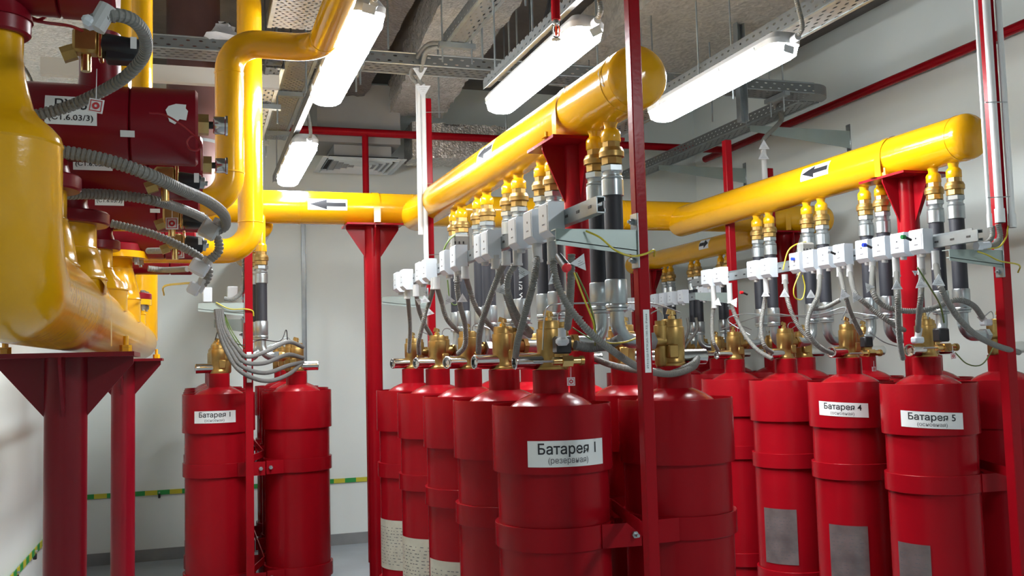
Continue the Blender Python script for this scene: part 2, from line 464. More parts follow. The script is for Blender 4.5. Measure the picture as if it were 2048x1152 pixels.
# brackets on the right wall
def wall_bracket(Y, z, x0, lb):
    t = thing('wall_bracket', lb, 'bracket', (XR-.01, Y, z-.1))
    b = MB(); b.box((XR-.004, Y, z-.06), (.008, .05, .24), 'zinc', bev=.002); b.build('back_plate', t)
    b = MB(); b.prism([(x0, Y-.02, z), (XR-.008, Y-.02, z), (XR-.008, Y-.02, z-.14), (x0, Y-.02, z-.045)], (0, .003, 0), 'bracket')
    b.box(((x0+XR)/2, Y, z+.001), (XR-x0-.01, .045, .003), 'bracket'); b.build('arm', t, smooth=False)
    for s in (-.09, .035):
        b = MB(); b.hexa((XR-.008, Y, z-.06+s), (XR-.02, Y, z-.06+s), .011, 'zinc'); b.build('bolt', t)
    return t
wall_bracket(6.47, 3.41, 4.12, 'grey triangular bracket on the right wall holding the tray, nearer one')
wall_bracket(8.03, 3.41, 4.12, 'grey triangular bracket on the right wall near the far corner')

# ------------------------------------------------------------------ ducts (lumpy insulation)
def lumpy(name, lb, a, bb, w, h, m, mside=None, amp=.008, n=60, cat='duct'):
    """insulated duct from a to bb (bottom centre points)"""
    a, bb = Vector(a), Vector(bb); d = (bb-a); L = d.length; d.normalize(); sx = Vector((d.y, -d.x, 0))
    b = MB(); rnd = random.Random(hash(lb) % 1000 if False else len(lb))
    prof = []
    q = 10
    for i in range(q): prof.append((-w/2+w*i/q, 0))
    for i in range(q): prof.append((w/2, h*i/q))
    for i in range(q): prof.append((w/2-w*i/q, h))
    for i in range(q): prof.append((-w/2, h-h*i/q))
    N = len(prof); vs = []; fs = []
    for j in range(n+1):
        for (x, z) in prof:
            o = rnd.uniform(-amp, amp); o2 = rnd.uniform(-amp, amp)
            vs.append(a+d*(L*j/n)+sx*(x+o)+Vector((0, 0, z+o2)))
    for j in range(n):
        for k in range(N): fs.append((j*N+k, j*N+(k+1) % N, (j+1)*N+(k+1) % N, (j+1)*N+k))
    fs.append(tuple(range(N))); fs.append(tuple(n*N+k for k in range(N))[::-1])
    b.add(vs, fs, m)
    o = b.build(name, angle=70); tag(o, lb, cat); return o
lumpy('foil_duct', 'crumpled silver foil duct running away under the ceiling, left of centre', (1.56, 4.2, 3.82), (1.88, 8.3, 3.82), .48, .3, 'foil', amp=.010)
lumpy('foil_duct', 'shiny foil duct crossing in front of the far wall', (1.85, 8.5, 3.46), (2.75, 8.5, 3.46), .36, .32, 'foil', amp=.008, n=44)
lumpy('foil_duct', 'large dull insulated duct filling the ceiling at upper right', (3.33, 2.8, 3.88), (3.40, 7.3, 3.88), 1.25, .34, 'foil_dull', amp=.008, n=60)
lumpy('foil_duct', 'silver slit-pattern foil duct glimpsed at upper left behind the valves', (-.70, 3.2, 3.38), (-.70, 8.2, 3.38), .42, .3, 'foil', amp=.004, n=50)
lumpy('foil_duct', 'foil-wrapped elbow duct hanging near the far right corner', (2.9, 8.0, 3.35), (3.6, 8.3, 3.55), .42, .34, 'foil', amp=.010, n=24)
lumpy('dark_duct', 'dark dusty duct along the ceiling above the left lamp', (1.08, 3.0, 3.95), (1.25, 8.4, 3.95), .34, .3, 'foil_dark', amp=.008, n=50)
# brown steel pipe at upper left
b = MB(); b.cyl((-.02, 4.6, 3.05), (-.02, 4.6, ZC), .11, 'steel_brown', 24)
b = MB(); b.cyl((.0, 6.6, 2.6), (.0, 6.6, ZC), .17, 'steel_brown', 28); b.cyl((.0, 6.6, 3.1), (.0, 6.6, 3.12), .175, 'galv', 28)
tag(b.build('steel_pipe'), 'brown primed vertical steel pipe at upper left behind the tray', 'pipe')
b = MB(); b.box((-.15, 5.4, 3.22), (1.2, .05, .09), 'beige_beam'); tag(b.build('crossbeam', smooth=False), 'beige painted crossbar below the tray at upper left', 'beam')
# unistrut hanger
b = MB(); p = at(1478, 60, Y=5.6)
for s in (-1, 1): b.box((p.x+s*.028, 5.6, 3.75), (.004, .05, 1.1), 'galv')
b.box((p.x, 5.625, 3.75), (.06, .004, 1.1), 'galv'); tag(b.build('strut_hanger', smooth=False), 'galvanised channel hanger dropping from the ceiling to the right tray', 'hanger')
# loose threaded rods
RODS = {1062: 'just left of the centre lamp', 965: 'right of the short bright tray', 1195: 'left of the tall front post', 1305: 'right of the tall front post', 1420: 'left of the galvanised channel hanger', 777: 'right of the left lamp', 1009: 'above the far end of the centre lamp', 1487: 'right of the galvanised channel hanger', 876: 'by the rear centre post'}
for px, Y, z0 in ((1062, 6.2, 3.5), (965, 5.0, 3.3), (1195, 5.2, 3.2), (1305, 5.6, 3.5), (1420, 6.0, 3.3), (777, 5.4, 3.45), (1009, 6.5, 3.2), (1487, 6.3, 3.35), (876, 6.3, 3.3)):
    p = at(px, 120, Y=Y); b = MB(); rodded(b, p.x, Y, z0, 'galv', .006)
    tag(b.build('threaded_rod'), 'thin threaded rod hanging from the ceiling %s' % RODS[px], 'rod', 'thin threaded rods hanging from the ceiling')
# plenum box with diffuser
t = thing('air_diffuser', 'square white ceiling diffuser under a grey supply box near the far wall', 'air vent', (1.40, 8.52, 3.40))
b = MB(); b.box((1.40, 8.53, 3.47), (.50, .50, .13), 'duct_paint'); b.box((1.36, 8.5, 3.80), (.72, .58, .52), 'duct_paint'); b.build('supply_box', t, smooth=False)
b = MB(); X0, X1, Y0, Y1 = 1.04, 1.765, 8.17, 8.87
def sq(mb, o, wd, z, m, th=.004, dz=0):
    a0, a1, c0, c1 = X0+o, X1-o, Y0+o, Y1-o
    for P in ([(a0, c0), (a1, c0), (a1-wd, c0+wd), (a0+wd, c0+wd)], [(a1, c0), (a1, c1), (a1-wd, c1-wd), (a1-wd, c0+wd)],
              [(a1, c1), (a0, c1), (a0+wd, c1-wd), (a1-wd, c1-wd)], [(a0, c1), (a0, c0), (a0+wd, c0+wd), (a0+wd, c1-wd)]):
        mb.add([(*P[0], z), (*P[1], z), (*P[2], z+dz), (*P[3], z+dz)] + [(*P[0], z+th), (*P[1], z+th), (*P[2], z+dz+th), (*P[3], z+dz+th)],
               [(0, 1, 2, 3), (7, 6, 5, 4), (0, 4, 5, 1), (1, 5, 6, 2), (2, 6, 7, 3), (3, 7, 4, 0)], m)
sq(b, 0, .045, 3.40, 'diffuser'); b.build('frame', t, smooth=False)
for k in range(6):
    b = MB(); sq(b, .052+.052*k, .014, 3.388, 'diffuser', .003, .03); b.build('louvre', t, smooth=False)
b = MB(); b.box((1.40, 8.52, 3.425), (.6, .6, .004), 'duct_shade'); b.build('throat_shade', t, smooth=False)  # black sheet stands in for the shade between the louvres

# ------------------------------------------------------------------ sprinkler pipes
b = MB(); A = at(631, 255, Y=8.1); B_ = at(1391, 302, Y=8.1); zz = (A.z+B_.z)/2
b.cyl((A.x-.3, 8.1, zz), (4.85, 8.1, zz), .034, 'red', 14); tag(b.build('sprinkler_pipe'), 'red horizontal sprinkler pipe crossing before the far wall', 'pipe')
p = at(731, 320, Y=8.1)
b = MB(); b.cyl((p.x, 8.1, zz), (p.x, 8.1, .0), .028, 'red', 12); tag(b.build('sprinkler_pipe'), 'red vertical sprinkler pipe dropping behind the transverse yellow pipe', 'pipe')
b = MB(); b.cyl((4.95, -1, 3.70), (4.95, 8.6, 3.62), .034, 'red', 14)
tag(b.build('sprinkler_pipe'), 'long red sprinkler pipe along the top of the right wall', 'pipe')
q = at(1112, 45, Y=3.5)
t = thing('sprinkler', 'chrome sprinkler head with red bulb on a red drop pipe at top centre', 'sprinkler', tuple(q))
b = MB(); b.cyl((q.x, q.y, q.z+.01), (q.x, q.y, q.z+.09), .018, 'red', 14); b.cyl((q.x, q.y, q.z+.09), (q.x, q.y, ZC-.02), .0135, 'red', 14); b.build('drop_pipe', t)
b = MB(); b.lathe((q.x, q.y, q.z-.012), (0, 0, 1), [(.012, 0), (.014, .008), (.012, .022)], 'chrome', 12)
for s in (-1, 1): b.tube([(q.x+s*.012, q.y, q.z-.01), (q.x+s*.016, q.y, q.z-.03), (q.x+s*.012, q.y, q.z-.055), (q.x, q.y, q.z-.062)], .0035, 'chrome', 6)
b.lathe((q.x, q.y, q.z-.07), (0, 0, 1), [(.018, 0), (.018, .003), (.006, .005), (.005, .012)], 'chrome', 14); b.build('frame', t)
b = MB(); b.lathe((q.x, q.y, q.z-.055), (0, 0, 1), [(.002, 0), (.005, .006), (.005, .03), (.002, .042)], 'bulb_red', 10); b.build('glass_bulb', t)

# ------------------------------------------------------------------ earthing strip on the walls (green and yellow)
def strip(x0, y0, x1, y1, z, lb, nrm):
    t = thing('earthing_strip', lb, 'strip', ((x0+x1)/2, (y0+y1)/2, z-.02))
    d = Vector((x1-x0, y1-y0, 0)); L = d.length; d.normalize(); n = int(L/.1); nr = Vector(nrm)
    b = MB(); vs = []
    for k in range(n+1):
        p0 = Vector((x0, y0, z))+d*(L*k/n)+nr*.012
        vs += [p0+nr*.002+Vector((0, 0, .02)), p0+nr*.002-Vector((0, 0, .02)), p0-nr*.002-Vector((0, 0, .02)), p0-nr*.002+Vector((0, 0, .02))]
    b.v = vs; b.mi('strip_green'); b.mi('strip_yellow')
    for k in range(n):
        for q in range(4): b.f.append([4*k+q, 4*k+(q+1) % 4, 4*k+4+(q+1) % 4, 4*k+4+q]); b.m.append(k % 2)
    b.build('painted_bar', t, smooth=False)
    k = 0
    while k < L:
        b = MB(); p0 = Vector((x0, y0, z-.03))+d*k+nr*.012; b.box(p0, (.02, .02, .035), 'wire_black', bev=.003); b.cyl(p0+Vector((0, 0, .03)), p0+Vector((0, 0, .03))+nr*.015, .007, 'zinc', 8); b.build('holder', t); k += .62
    return t
strip(XL+.02, YB, XR-.02, YB, .577, 'green and yellow earthing strip along the far wall', (0, -1, 0))
strip(XL+.012, 1.5, XL+.012, YB-.03, .577, 'green and yellow earthing strip along the left wall', (1, 0, 0))
b = MB(); p = at(608, 600, Y=YB-.02)
for s in (-1, 1): b.box((p.x+s*.018, YB-.02, 1.6), (.004, .04, 2.7), 'galv')
b.box((p.x, YB-.004, 1.6), (.036, .006, 2.7), 'galv'); tag(b.build('wall_channel', smooth=False), 'galvanised vertical channel on the far wall behind the left battery', 'channel')
p = at(182, 1127, Z=.0); b = MB()
vs = []; n = 10
b.lathe((p.x, p.y-.03, 0), (0, 0, 1), [(.045, 0), (.055, .015), (.04, .035), (.015, .05)], 'rag', 9)
for k in range(len(b.v)): b.v[k] += Vector((random.uniform(-.012, .012), random.uniform(-.01, .01), 0))
tag(b.build('crumpled_paper'), 'small crumpled white paper on the floor by the far wall', 'paper')
p = at(447, 75, Y=5.7); b = MB(); b.lathe((p.x, 5.7, 3.5), (0, 0, 1), [(.11, 0), (.12, .03), (.07, .06), (.04, .1), (.01, .12)], 'rag', 11)
for k in range(len(b.v)): b.v[k] += Vector((random.uniform(-.03, .03), random.uniform(-.02, .02), random.uniform(0, .02)))
tag(b.build('plastic_rag'), 'crumpled white plastic rag lying on the tray at upper left', 'rag')
b = MB(); pts = spline([P3((1110, -40, 5)), P3((1085, 60, 5)), P3((1068, 90, 5)), P3((1060, 130, 5))], 6); b.tube(pts, .014, 'wire_black', 8)
tag(b.build('black_cable'), 'thick black cable sagging behind the centre lamp', 'cable')

# ================================================================== GAS CYLINDERS
def module_proto(side):
    """fire-suppression gas cylinder; side -1: pressure switch tube points left, +1 right"""
    t = thing('gas_cylinder', 'x', 'gas cylinder', (0, 0, 0))
    b = MB(); b.lathe((0, 0, 0), (0, 0, 1), [(.12, .0), (.175, .015), (.195, .05), (.197, .12), (.197, 1.34), (.192, 1.39), (.178, 1.432), (.158, 1.464), (.138, 1.487), (.112, 1.504), (.086, 1.516), (.064, 1.524)], 'red', 48, cap=False)
    b.build('tank', t)
    b = MB(); vs = []; fs = []; n = 56; R0, R1 = .2085, .2115
    prof = [(R0, 1.26), (R1, 1.26), (R1, 1.484), (R1-.001, 1.487), (R0, 1.487), (R0, 1.26)]
    b.lathe((0, 0, 0), (0, 0, 1), prof, 'red', n, cap=False)
    b.lathe((0, 0, 1.262), (0, 0, 1), [(.197, 0), (.209, .004)], 'red', n, cap=False); b.build('collar', t)
    b = MB(); b.lathe((0, 0, 0), (0, 0, 1), [(.058, 1.515), (.0635, 1.518), (.0635, 1.604), (.057, 1.607)], 'red', 32); b.build('neck_ring', t)
    # valve
    s = side
    b = MB(); b.lathe((0, 0, 1.605), (0, 0, 1), [(.050, 0), (.050, .01), (.046, .014), (.044, .03), (.044, .066), (.0455, .068), (.0455, .142), (.0445, .145), (.040, .147), (.039, .172), (.037, .175)], 'brass', 28)
    b.lathe((-s*.046, 0, 1.605), (0, 0, 1), [(.022, 0), (.027, .01), (.027, .075), (.020, .077), (.020, .094), (.027, .096), (.027, .152), (.022, .154), (.022, .170)], 'brass', 20)
    b.box((-s*.02, -.036, 1.66), (.04, .03, .05), 'brass', bev=.004)
    b.cyl((-s*.03, 0, 1.70), (-s*.10, 0, 1.70), .027, 'brass', 18); b.hexa((-s*.085, 0, 1.70), (-s*.105, 0, 1.70), .034, 'brass')
    v = b.build('valve', t)
    b = MB(); x0, x1 = s*.03, s*.135
    b.lathe((x0, 0, 1.638), (s, 0, 0), [(.029, 0), (.029, .092), (.0295, .095), (.0295, .102), (.027, .105), (.023, .105), (.023, .09), (.012, .088), (.010, .098), (.004, .098)], 'chrome', 26)
    b.build('pressure_switch', v)
    b = MB(); b.lathe((0, 0, 1.78), (0, 0, 1), [(.014, 0), (.014, .012), (.008, .014), (.007, .03)], 'brass_shiny', 12)
    b.prism([(-.022, -.003, 1.800), (.018, -.003, 1.797), (.014, -.003, 1.812), (-.014, -.003, 1.820)], (0, .006, 0), 'brass'); b.build('lever', v)
    b = MB(); b.tube(spline([(-s*.036, 0, 1.77), (-s*.036, 0, 1.80), (-s*.06, -.01, 1.815), (-s*.12, -.03, 1.79)], 5), .0025, 'zinc', 6); b.build('pilot_tube', v)
    return t
protoL = module_proto(-1); protoR = module_proto(1)
used = {'L': False, 'R': False}
def module(X, Y, kind, rz, label, group):
    src = protoL if kind == 'L' else protoR
    if not used[kind]:
        used[kind] = True; r = src; r.location = (X, Y, 0); r['label'] = label; r['group'] = group; ORG[r.name] = Vector((X, Y, 0))
    else: r = dup(src, (X, Y, 0), label, group)
    r.rotation_euler = (0, 0, rz); return r
ORD = ['nearest', 'second', 'third', 'fourth', 'fifth', 'sixth']
BAT = {}
def battery(key, desc, lx, rx, group):
    BAT[key] = []
    for i, (X, Y, rz) in enumerate(lx):
        module(X, Y, 'L', rz, 'red gas cylinder, %s in the left column of %s' % (ORD[i], desc), group); BAT[key].append((X, Y))
    for i, (X, Y, rz) in enumerate(rx):
        module(X, Y, 'R', rz, 'red gas cylinder, %s in the right column of %s' % (ORD[i], desc), group); BAT[key].append((X, Y))
Lx1 = [(1.205, 3.24, .0), (1.2, 3.765, .15), (1.2, 4.31, .5), (1.2, 4.90, .35), (1.2, 5.50, .3)]
Rx1 = [(1.70, 3.25, 0), (1.755, 3.79, -.1), (1.74, 4.33, 0), (1.72, 4.90, 0), (1.72, 5.48, 0)]
battery('c', 'the centre battery', Lx1, Rx1, 'cylinders of the centre battery')
Lx5 = [(3.22, 3.66, .3), (3.22, 4.22, .25), (3.23, 4.80, .25), (3.24, 5.37, .1)]
Rx5 = [(3.74, 3.74, 0), (3.78, 4.27, -.1), (3.80, 4.83, 0), (3.80, 5.42, 0)]
battery('r', 'the right battery', Lx5, Rx5, 'cylinders of the right battery')
LxL = [(.14, 6.12, 0), (.14, 6.68, .1), (.14, 7.24, .2), (.14, 7.8, 0)]
RxL = [(.605, 6.16, -.1), (.66, 6.72, 0), (.66, 7.28, 0), (.66, 7.84, 0)]
battery('l', 'the left battery by the far wall', LxL, RxL, 'cylinders of the left battery')
LxB = [(3.92, 6.75, .2), (3.92, 7.3, .2), (3.92, 7.85, .2), (3.92, 8.4, .2)]
RxB = [(4.42, 6.75, 0), (4.42, 7.3, 0), (4.42, 7.85, 0), (4.42, 8.4, 0)]
battery('b', 'the battery at the back right', LxB, RxB, 'cylinders of the back right battery')

# stickers wrapped on a cylinder: angles relative to the direction towards the viewpoint
def wrap_sticker(X, Y, R, a0, a1, z0, z1, lines, lb, name='sticker', base='paper', cat='sticker', scribble=0, tilt=0):
    va = math.atan2(-Y, -X)                         # towards the viewpoint
    def f(x, y, lift):                              # x in radians * R, y metres
        th = va + x/R; r = R+.0012+lift
        return Vector((X+math.cos(th)*r, Y+math.sin(th)*r, y+tilt*x))
    x0, x1 = a0*R, a1*R
    vs, fs = grid(x0, x1, z0, z1, 14, 1); sh = [(vs, fs, base, 0)]
    W, Hh = x1-x0, z1-z0
    for (s, w, h, cy, ink) in lines:
        tv, tf = text_shape(s, .1, .0015 if ink == 'ink' else .0005); sh.append((fit(tv, w*W, h*Hh, (x0+x1)/2, z0+cy*Hh), tf, ink, .0006))
    rnd = random.Random(int(X*100+Y*1000))
    for k in range(scribble):
        yy = z1-Hh*(.16+.8*k/scribble); xx = x0+W*.08
        while xx < x0+W*.85:
            wd = rnd.uniform(.004, .02); v2, f2 = grid(xx, min(xx+wd, x1-.01), yy, yy+.0035, 2, 1); sh.append((v2, f2, 'ink_soft', .0005)); xx += wd+rnd.uniform(.003, .03)
    b = MB(); decal(b, f, sh); o = b.build(name, smooth=True); tag(o, lb, cat); return o
def rad(d): return math.radians(d)
c1 = Lx1[0]
wrap_sticker(1.205, 3.24, .2118, rad(-23), rad(53), 1.285, 1.372, [('Батарея 1', .74, .54, .64, 'ink'), ('(резервная)', .50, .30, .22, 'ink_soft')], 'white sticker reading Батарея 1 (резервная) on the nearest centre cylinder')
wrap_sticker(Lx5[0][0], Lx5[0][1], .2118, rad(-34), rad(39), 1.293, 1.365, [('Батарея 5', .74, .55, .64, 'ink'), ('(основная)', .46, .30, .20, 'ink_soft')], 'white sticker reading Батарея 5 on the nearest right cylinder', tilt=-.05)
wrap_sticker(Lx5[1][0], Lx5[1][1], .2118, rad(-46), rad(22), 1.315, 1.385, [('Батарея 4', .74, .55, .64, 'ink'), ('(основная)', .46, .30, .20, 'ink_soft')], 'white sticker reading Батарея 4 on the second right cylinder', tilt=-.05)
wrap_sticker(.14, 6.12, .2118, rad(-40), rad(26), 1.32, 1.39, [('Батарея 1', .74, .55, .64, 'ink'), ('(основная)', .46, .30, .20, 'ink_soft')], 'white sticker reading Батарея 1 on the left battery front cylinder')
# data plates lower down
LZ = (.48, .78)
for (X, Y, a0, a1, z0, z1, m, lb) in (
    (1.2, 5.50, -82, 4, .50, .77, 'paper_grey', 'beige data label low on the fifth centre cylinder'),
    (1.2, 4.90, -80, 6, .50, .77, 'paper_grey', 'beige data label low on the fourth centre cylinder'),
    (1.2, 4.31, -72, 10, .50, .77, 'paper_grey', 'beige data label low on the third centre cylinder, mostly cut off'),
    (3.23, 4.80, -50, 6, LZ[0], LZ[1], 'foil_label', 'silver data label on the third right cylinder'),
    (3.22, 4.22, -42, 14, LZ[0], LZ[1], 'foil_label', 'silver data label on the second right cylinder'),
    (3.22, 3.66, -54, -8, LZ[0], LZ[1], 'foil_label', 'silver data label low on the nearest right cylinder')):
    wrap_sticker(X, Y, .1985, rad(a0), rad(a1), z0, z1, [], lb, 'data_label', m, 'label', 13)

# ------------------------------------------------------------------ racks (posts, clamp bands, bars)
def rack(key, lb, posts, cols, bars):
    X, Y = posts[0][0], posts[0][1]
    t = thing('cylinder_rack', lb, 'rack', (X, Y, 0))
    for (x, y, h, w_) in posts:
        b = MB(); b.box((x, y, h/2), (w_, w_, h), 'red', bev=.003); b.box((x, y, .005), (w_+.08, w_+.08, .01), 'red'); b.build('post', t, smooth=False)
    for z in (1.042, .40):
        for i, (cx, cy) in enumerate(cols):
            b = MB(); b.lathe((cx, cy, z-.04), (0, 0, 1), [(.1975, 0), (.2085, 0), (.2095, .001), (.2095, .079), (.2085, .08), (.1975, .08)], 'red', 48, cap=False)
            s = 1 if cx < bars else -1
            tx = bars
            b.bar((cx+s*.10, cy-.186, z), (tx-s*.004, cy-.196, z), .005, .08, 'red')
            b.build('clamp_band', t)
            if i in (0, len(cols)//2) or z > 1:
                b = MB(); px_, py_ = tx-s*.03, cy-.194
                b.cyl((px_-s*.0, py_+.01, z), (px_, py_-.035, z), .006, 'zinc', 8); b.hexa((px_, py_-.004, z), (px_, py_-.014, z), .012, 'zinc'); b.build('bolt', t)
        ym = min(c[1] for c in cols)
        b = MB(); b.bar((bars, ym+.05, z+.065), (bars, posts[1][1]-.02, z+.065), .006, .04, 'red')
        b.bar((posts[0][0]+.0, posts[0][1]+.02, z+.065), (bars, ym+.05, z+.065), .006, .04, 'red'); b.build('tie_bar', t, smooth=False)
    return t
def near(px, py, Y): p = at(px, py, Y=Y); return p.x
p1x = near(1281, 500, 2.70)
rack('c', 'red steel rack with tall front post holding the centre battery', [(p1x, 2.70, 3.3, .038), (at(858, 400, Y=5.86).x, 5.86, 3.30, .045)], BAT['c'], 1.45)
p3x = near(2011, 650, 3.28)
rack('r', 'red steel rack with tall post at the right edge holding the right battery', [(p3x, 3.28, 3.6, .05), (at(1458, 400, Y=5.85).x, 5.85, 3.13, .05)], BAT['r'], 3.49)
plx = near(497, 600, 5.80)
rack('l', 'red steel rack holding the left battery by the far wall', [(plx, 5.80, 2.36, .045), (.4, 8.2, 2.4, .045)], BAT['l'], .40)
pbx = near(1541, 420, 6.38)
rack('b', 'red steel rack of the back right battery with its post above the right manifold', [(pbx, 6.38, 3.06, .05), (4.17, 8.75, 3.0, .045)], BAT['b'], 4.17)
# the vertical sticker on the front post
b = MB(); zt, zb = at(1298, 619, Y=2.68).z, at(1305, 745, Y=2.68).z
def pf(x, y, l): return Vector((p1x+x, 2.70-.0192-l, (zt+zb)/2+y))
Hs = zt-zb; vs, fs = grid(-.0105, .0105, -Hs/2, Hs/2); sh = [(vs, fs, 'paper', .0005)]
tv, tf = text_shape('РМ10-Ш-МПК(65-100-32) Рама', .1); sh.append((fit(tv, Hs*.86, .0085, 0, 0, rot=1), tf, 'ink', .001))
# text reads upwards
b2 = MB(); decal(b2, lambda x, y, l: pf(x+.002, y, l), sh); tag(b2.build('sticker', smooth=False), 'narrow upright printed sticker on the tall front post', 'sticker')
b = MB(); z0 = at(499, 704, Y=5.78).z; z1 = at(499, 765, Y=5.78).z; b.box((plx, 5.775, (z0+z1)/2), (.026, .002, z0-z1), 'paper'); tag(b.build('sticker', smooth=False), 'narrow blank-looking sticker on the post of the left battery', 'sticker')

# ================================================================== YELLOW PIPEWORK
def dome(r, h=None, n=6, flip=False):
    h = h or r*.55
    return [(max(.0005, r*math.cos(PI/2*k/n)), h*math.sin(PI/2*k/n)) for k in range(n+1)]
def strap_y(b, X, Y, z, R, zp, w=.045, m='yellow'):
    """U strap over a pipe running along Y, feet on plate level zp"""
    vs = []; n = 22; pts = [(X+R+.05, zp), (X+R+.004, zp+.004)]+[(X+(R+.004)*math.cos(PI*k/n), z+(R+.004)*math.sin(PI*k/n)) for k in range(n+1)]+[(X-R-.004, zp+.004), (X-R-.05, zp)]
    for x, zz in pts: vs += [(x, Y-w/2, zz), (x, Y+w/2, zz)]
    fs = [(2*i, 2*i+1, 2*i+3, 2*i+2) for i in range(len(pts)-1)]
    b.add(vs, fs, m)
def strap_x(b, X, Y, z, R, zp, w=.045, m='yellow'):
    vs = []; n = 22; pts = [(Y+R+.05, zp), (Y+R+.004, zp+.004)]+[(Y+(R+.004)*math.cos(PI*k/n), z+(R+.004)*math.sin(PI*k/n)) for k in range(n+1)]+[(Y-R-.004, zp+.004), (Y-R-.05, zp)]
    for y, zz in pts: vs += [(X-w/2, y, zz), (X+w/2, y, zz)]
    fs = [(2*i, 2*i+1, 2*i+3, 2*i+2) for i in range(len(pts)-1)]
    b.add(vs, fs, m)
def arrow_decal(lb, axis, c, R, a_mid, L, Hh, flip=1):
    """white label with a black arrow on a horizontal pipe. axis 'x' or 'y'; a_mid: angle of the label's middle on the pipe"""
    def f(x, y, l):
        th = a_mid+y/R; r = R+.0015+l
        if axis == 'y': return Vector((c[0]-math.cos(th)*r, c[1]+x*flip, c[2]+math.sin(th)*r))
        return Vector((c[0]+x*flip, c[1]-math.cos(th)*r, c[2]+math.sin(th)*r))
    sh = [(*grid(-L/2, L/2, -Hh/2, Hh/2, 1, 8), 'paper', 0)]
    sh.append((*grid(-L*.02, L*.46, -Hh*.17, Hh*.17, 1, 4), 'ink', .001))
    n = 8; vs = []
    for i in range(n+1):
        x = -L*.46+(L*.44)*i/n; hh = Hh*.44*i/n
        for j in range(5): vs.append(Vector((x, -hh+2*hh*j/4, 0)))
    fs = [(i*5+j, (i+1)*5+j, (i+1)*5+j+1, i*5+j+1) for i in range(n) for j in range(4)]
    sh.append((vs, fs, 'ink', .001))
    b = MB(); decal(b, f, sh); o = b.build('arrow_sticker'); tag(o, lb, 'sticker'); return o
def support(X, Y, zp, r, lb, pw=.32, pd=.26, gh=.24, gw=None, rot=0, base='red', bend=None):
    t = thing('pipe_support', lb, 'pipe support', (X, Y, 0))
    b = MB(); b.cyl((X, Y, .01), (X, Y, zp-.012), r, base, 32); b.build('column', t)
    b = MB(); b.box((X, Y, zp-.006), (pw, pd, .012), base); b.build('top_plate', t, smooth=False)
    gw = gw or pw/2-.01
    for i, d in enumerate(((1, 0), (-1, 0), (0, 1), (0, -1))):
        L = gw if d[0] else pd/2-.01
        b = MB(); dx, dy = d; nx, ny = -dy, dx
        P = [(X+dx*r*.9+nx*.004, Y+dy*r*.9+ny*.004, zp-.012), (X+dx*L+nx*.004, Y+dy*L+ny*.004, zp-.012), (X+dx*L+nx*.004, Y+dy*L+ny*.004, zp-.03), (X+dx*r*.98+nx*.004, Y+dy*r*.98+ny*.004, zp-gh)]
        b.prism(P, (-nx*.008, -ny*.008, 0), base); b.build('gusset', t, smooth=False)
    b = MB(); b.box((X, Y, .006), (.24, .24, .012), base); b.build('foot_plate', t, smooth=False)
    for sx in (-1, 1):
        b = MB(); b.hexa((X+sx*(pw/2-.03), Y, zp), (X+sx*(pw/2-.03), Y, zp+.02), .016, 'yellow_plain'); b.cyl((X+sx*(pw/2-.03), Y, zp+.02), (X+sx*(pw/2-.03), Y, zp+.045), .007, 'yellow_plain', 8)
        b.build('bolt', t)
    return t
HZ, HY, R1 = 2.69, 6.5, .11
# transverse header
t = thing('header_pipe', 'long transverse yellow pipe crossing the room behind the batteries', 'pipe', (2.0, HY, HZ))
b = MB(); b.tube([(4.78, HY, HZ)]+arc_pts((4.0, HY, HZ), (-.33, HY, 1.82), .2, (-.33, HY, HZ), 10), R1, 'yellow', 40); b.build('pipe', t)
b = MB(); b.lathe((4.78, HY, HZ), (1, 0, 0), dome(R1, .075), 'yellow', 36, cap=False); b.build('end_cap', t)
for i, px in enumerate((598, 823, 1243)):
    x = at(px, 420, Y=6.5).x; b = MB(); b.lathe((x-.005, HY, HZ), (1, 0, 0), [(R1-.002, 0), (R1+.002, .002), (R1+.002, .008), (R1-.002, .01)], 'yellow', 40, cap=False); b.build('weld_seam', t)
for x in (at(754, 430, Y=6.4).x, at(1574, 430, Y=6.4).x):
    b = MB(); strap_x(b, x, HY, HZ, R1, HZ-R1); b.build('strap', t)
arrow_decal('black arrow sticker pointing left on the transverse yellow pipe', 'x', (at(655, 412, Y=6.4).x, HY, HZ), R1, .08, .26, .075)
support(at(747, 600, Y=6.5).x, HY, HZ-R1, .054, 'red support column with plate under the transverse pipe, left of the centre battery', pw=.38, gh=.22)
support(at(1575, 600, Y=6.5).x, HY, HZ-R1, .075, 'red support column under the transverse pipe behind the right battery', pw=.3, gh=.2)

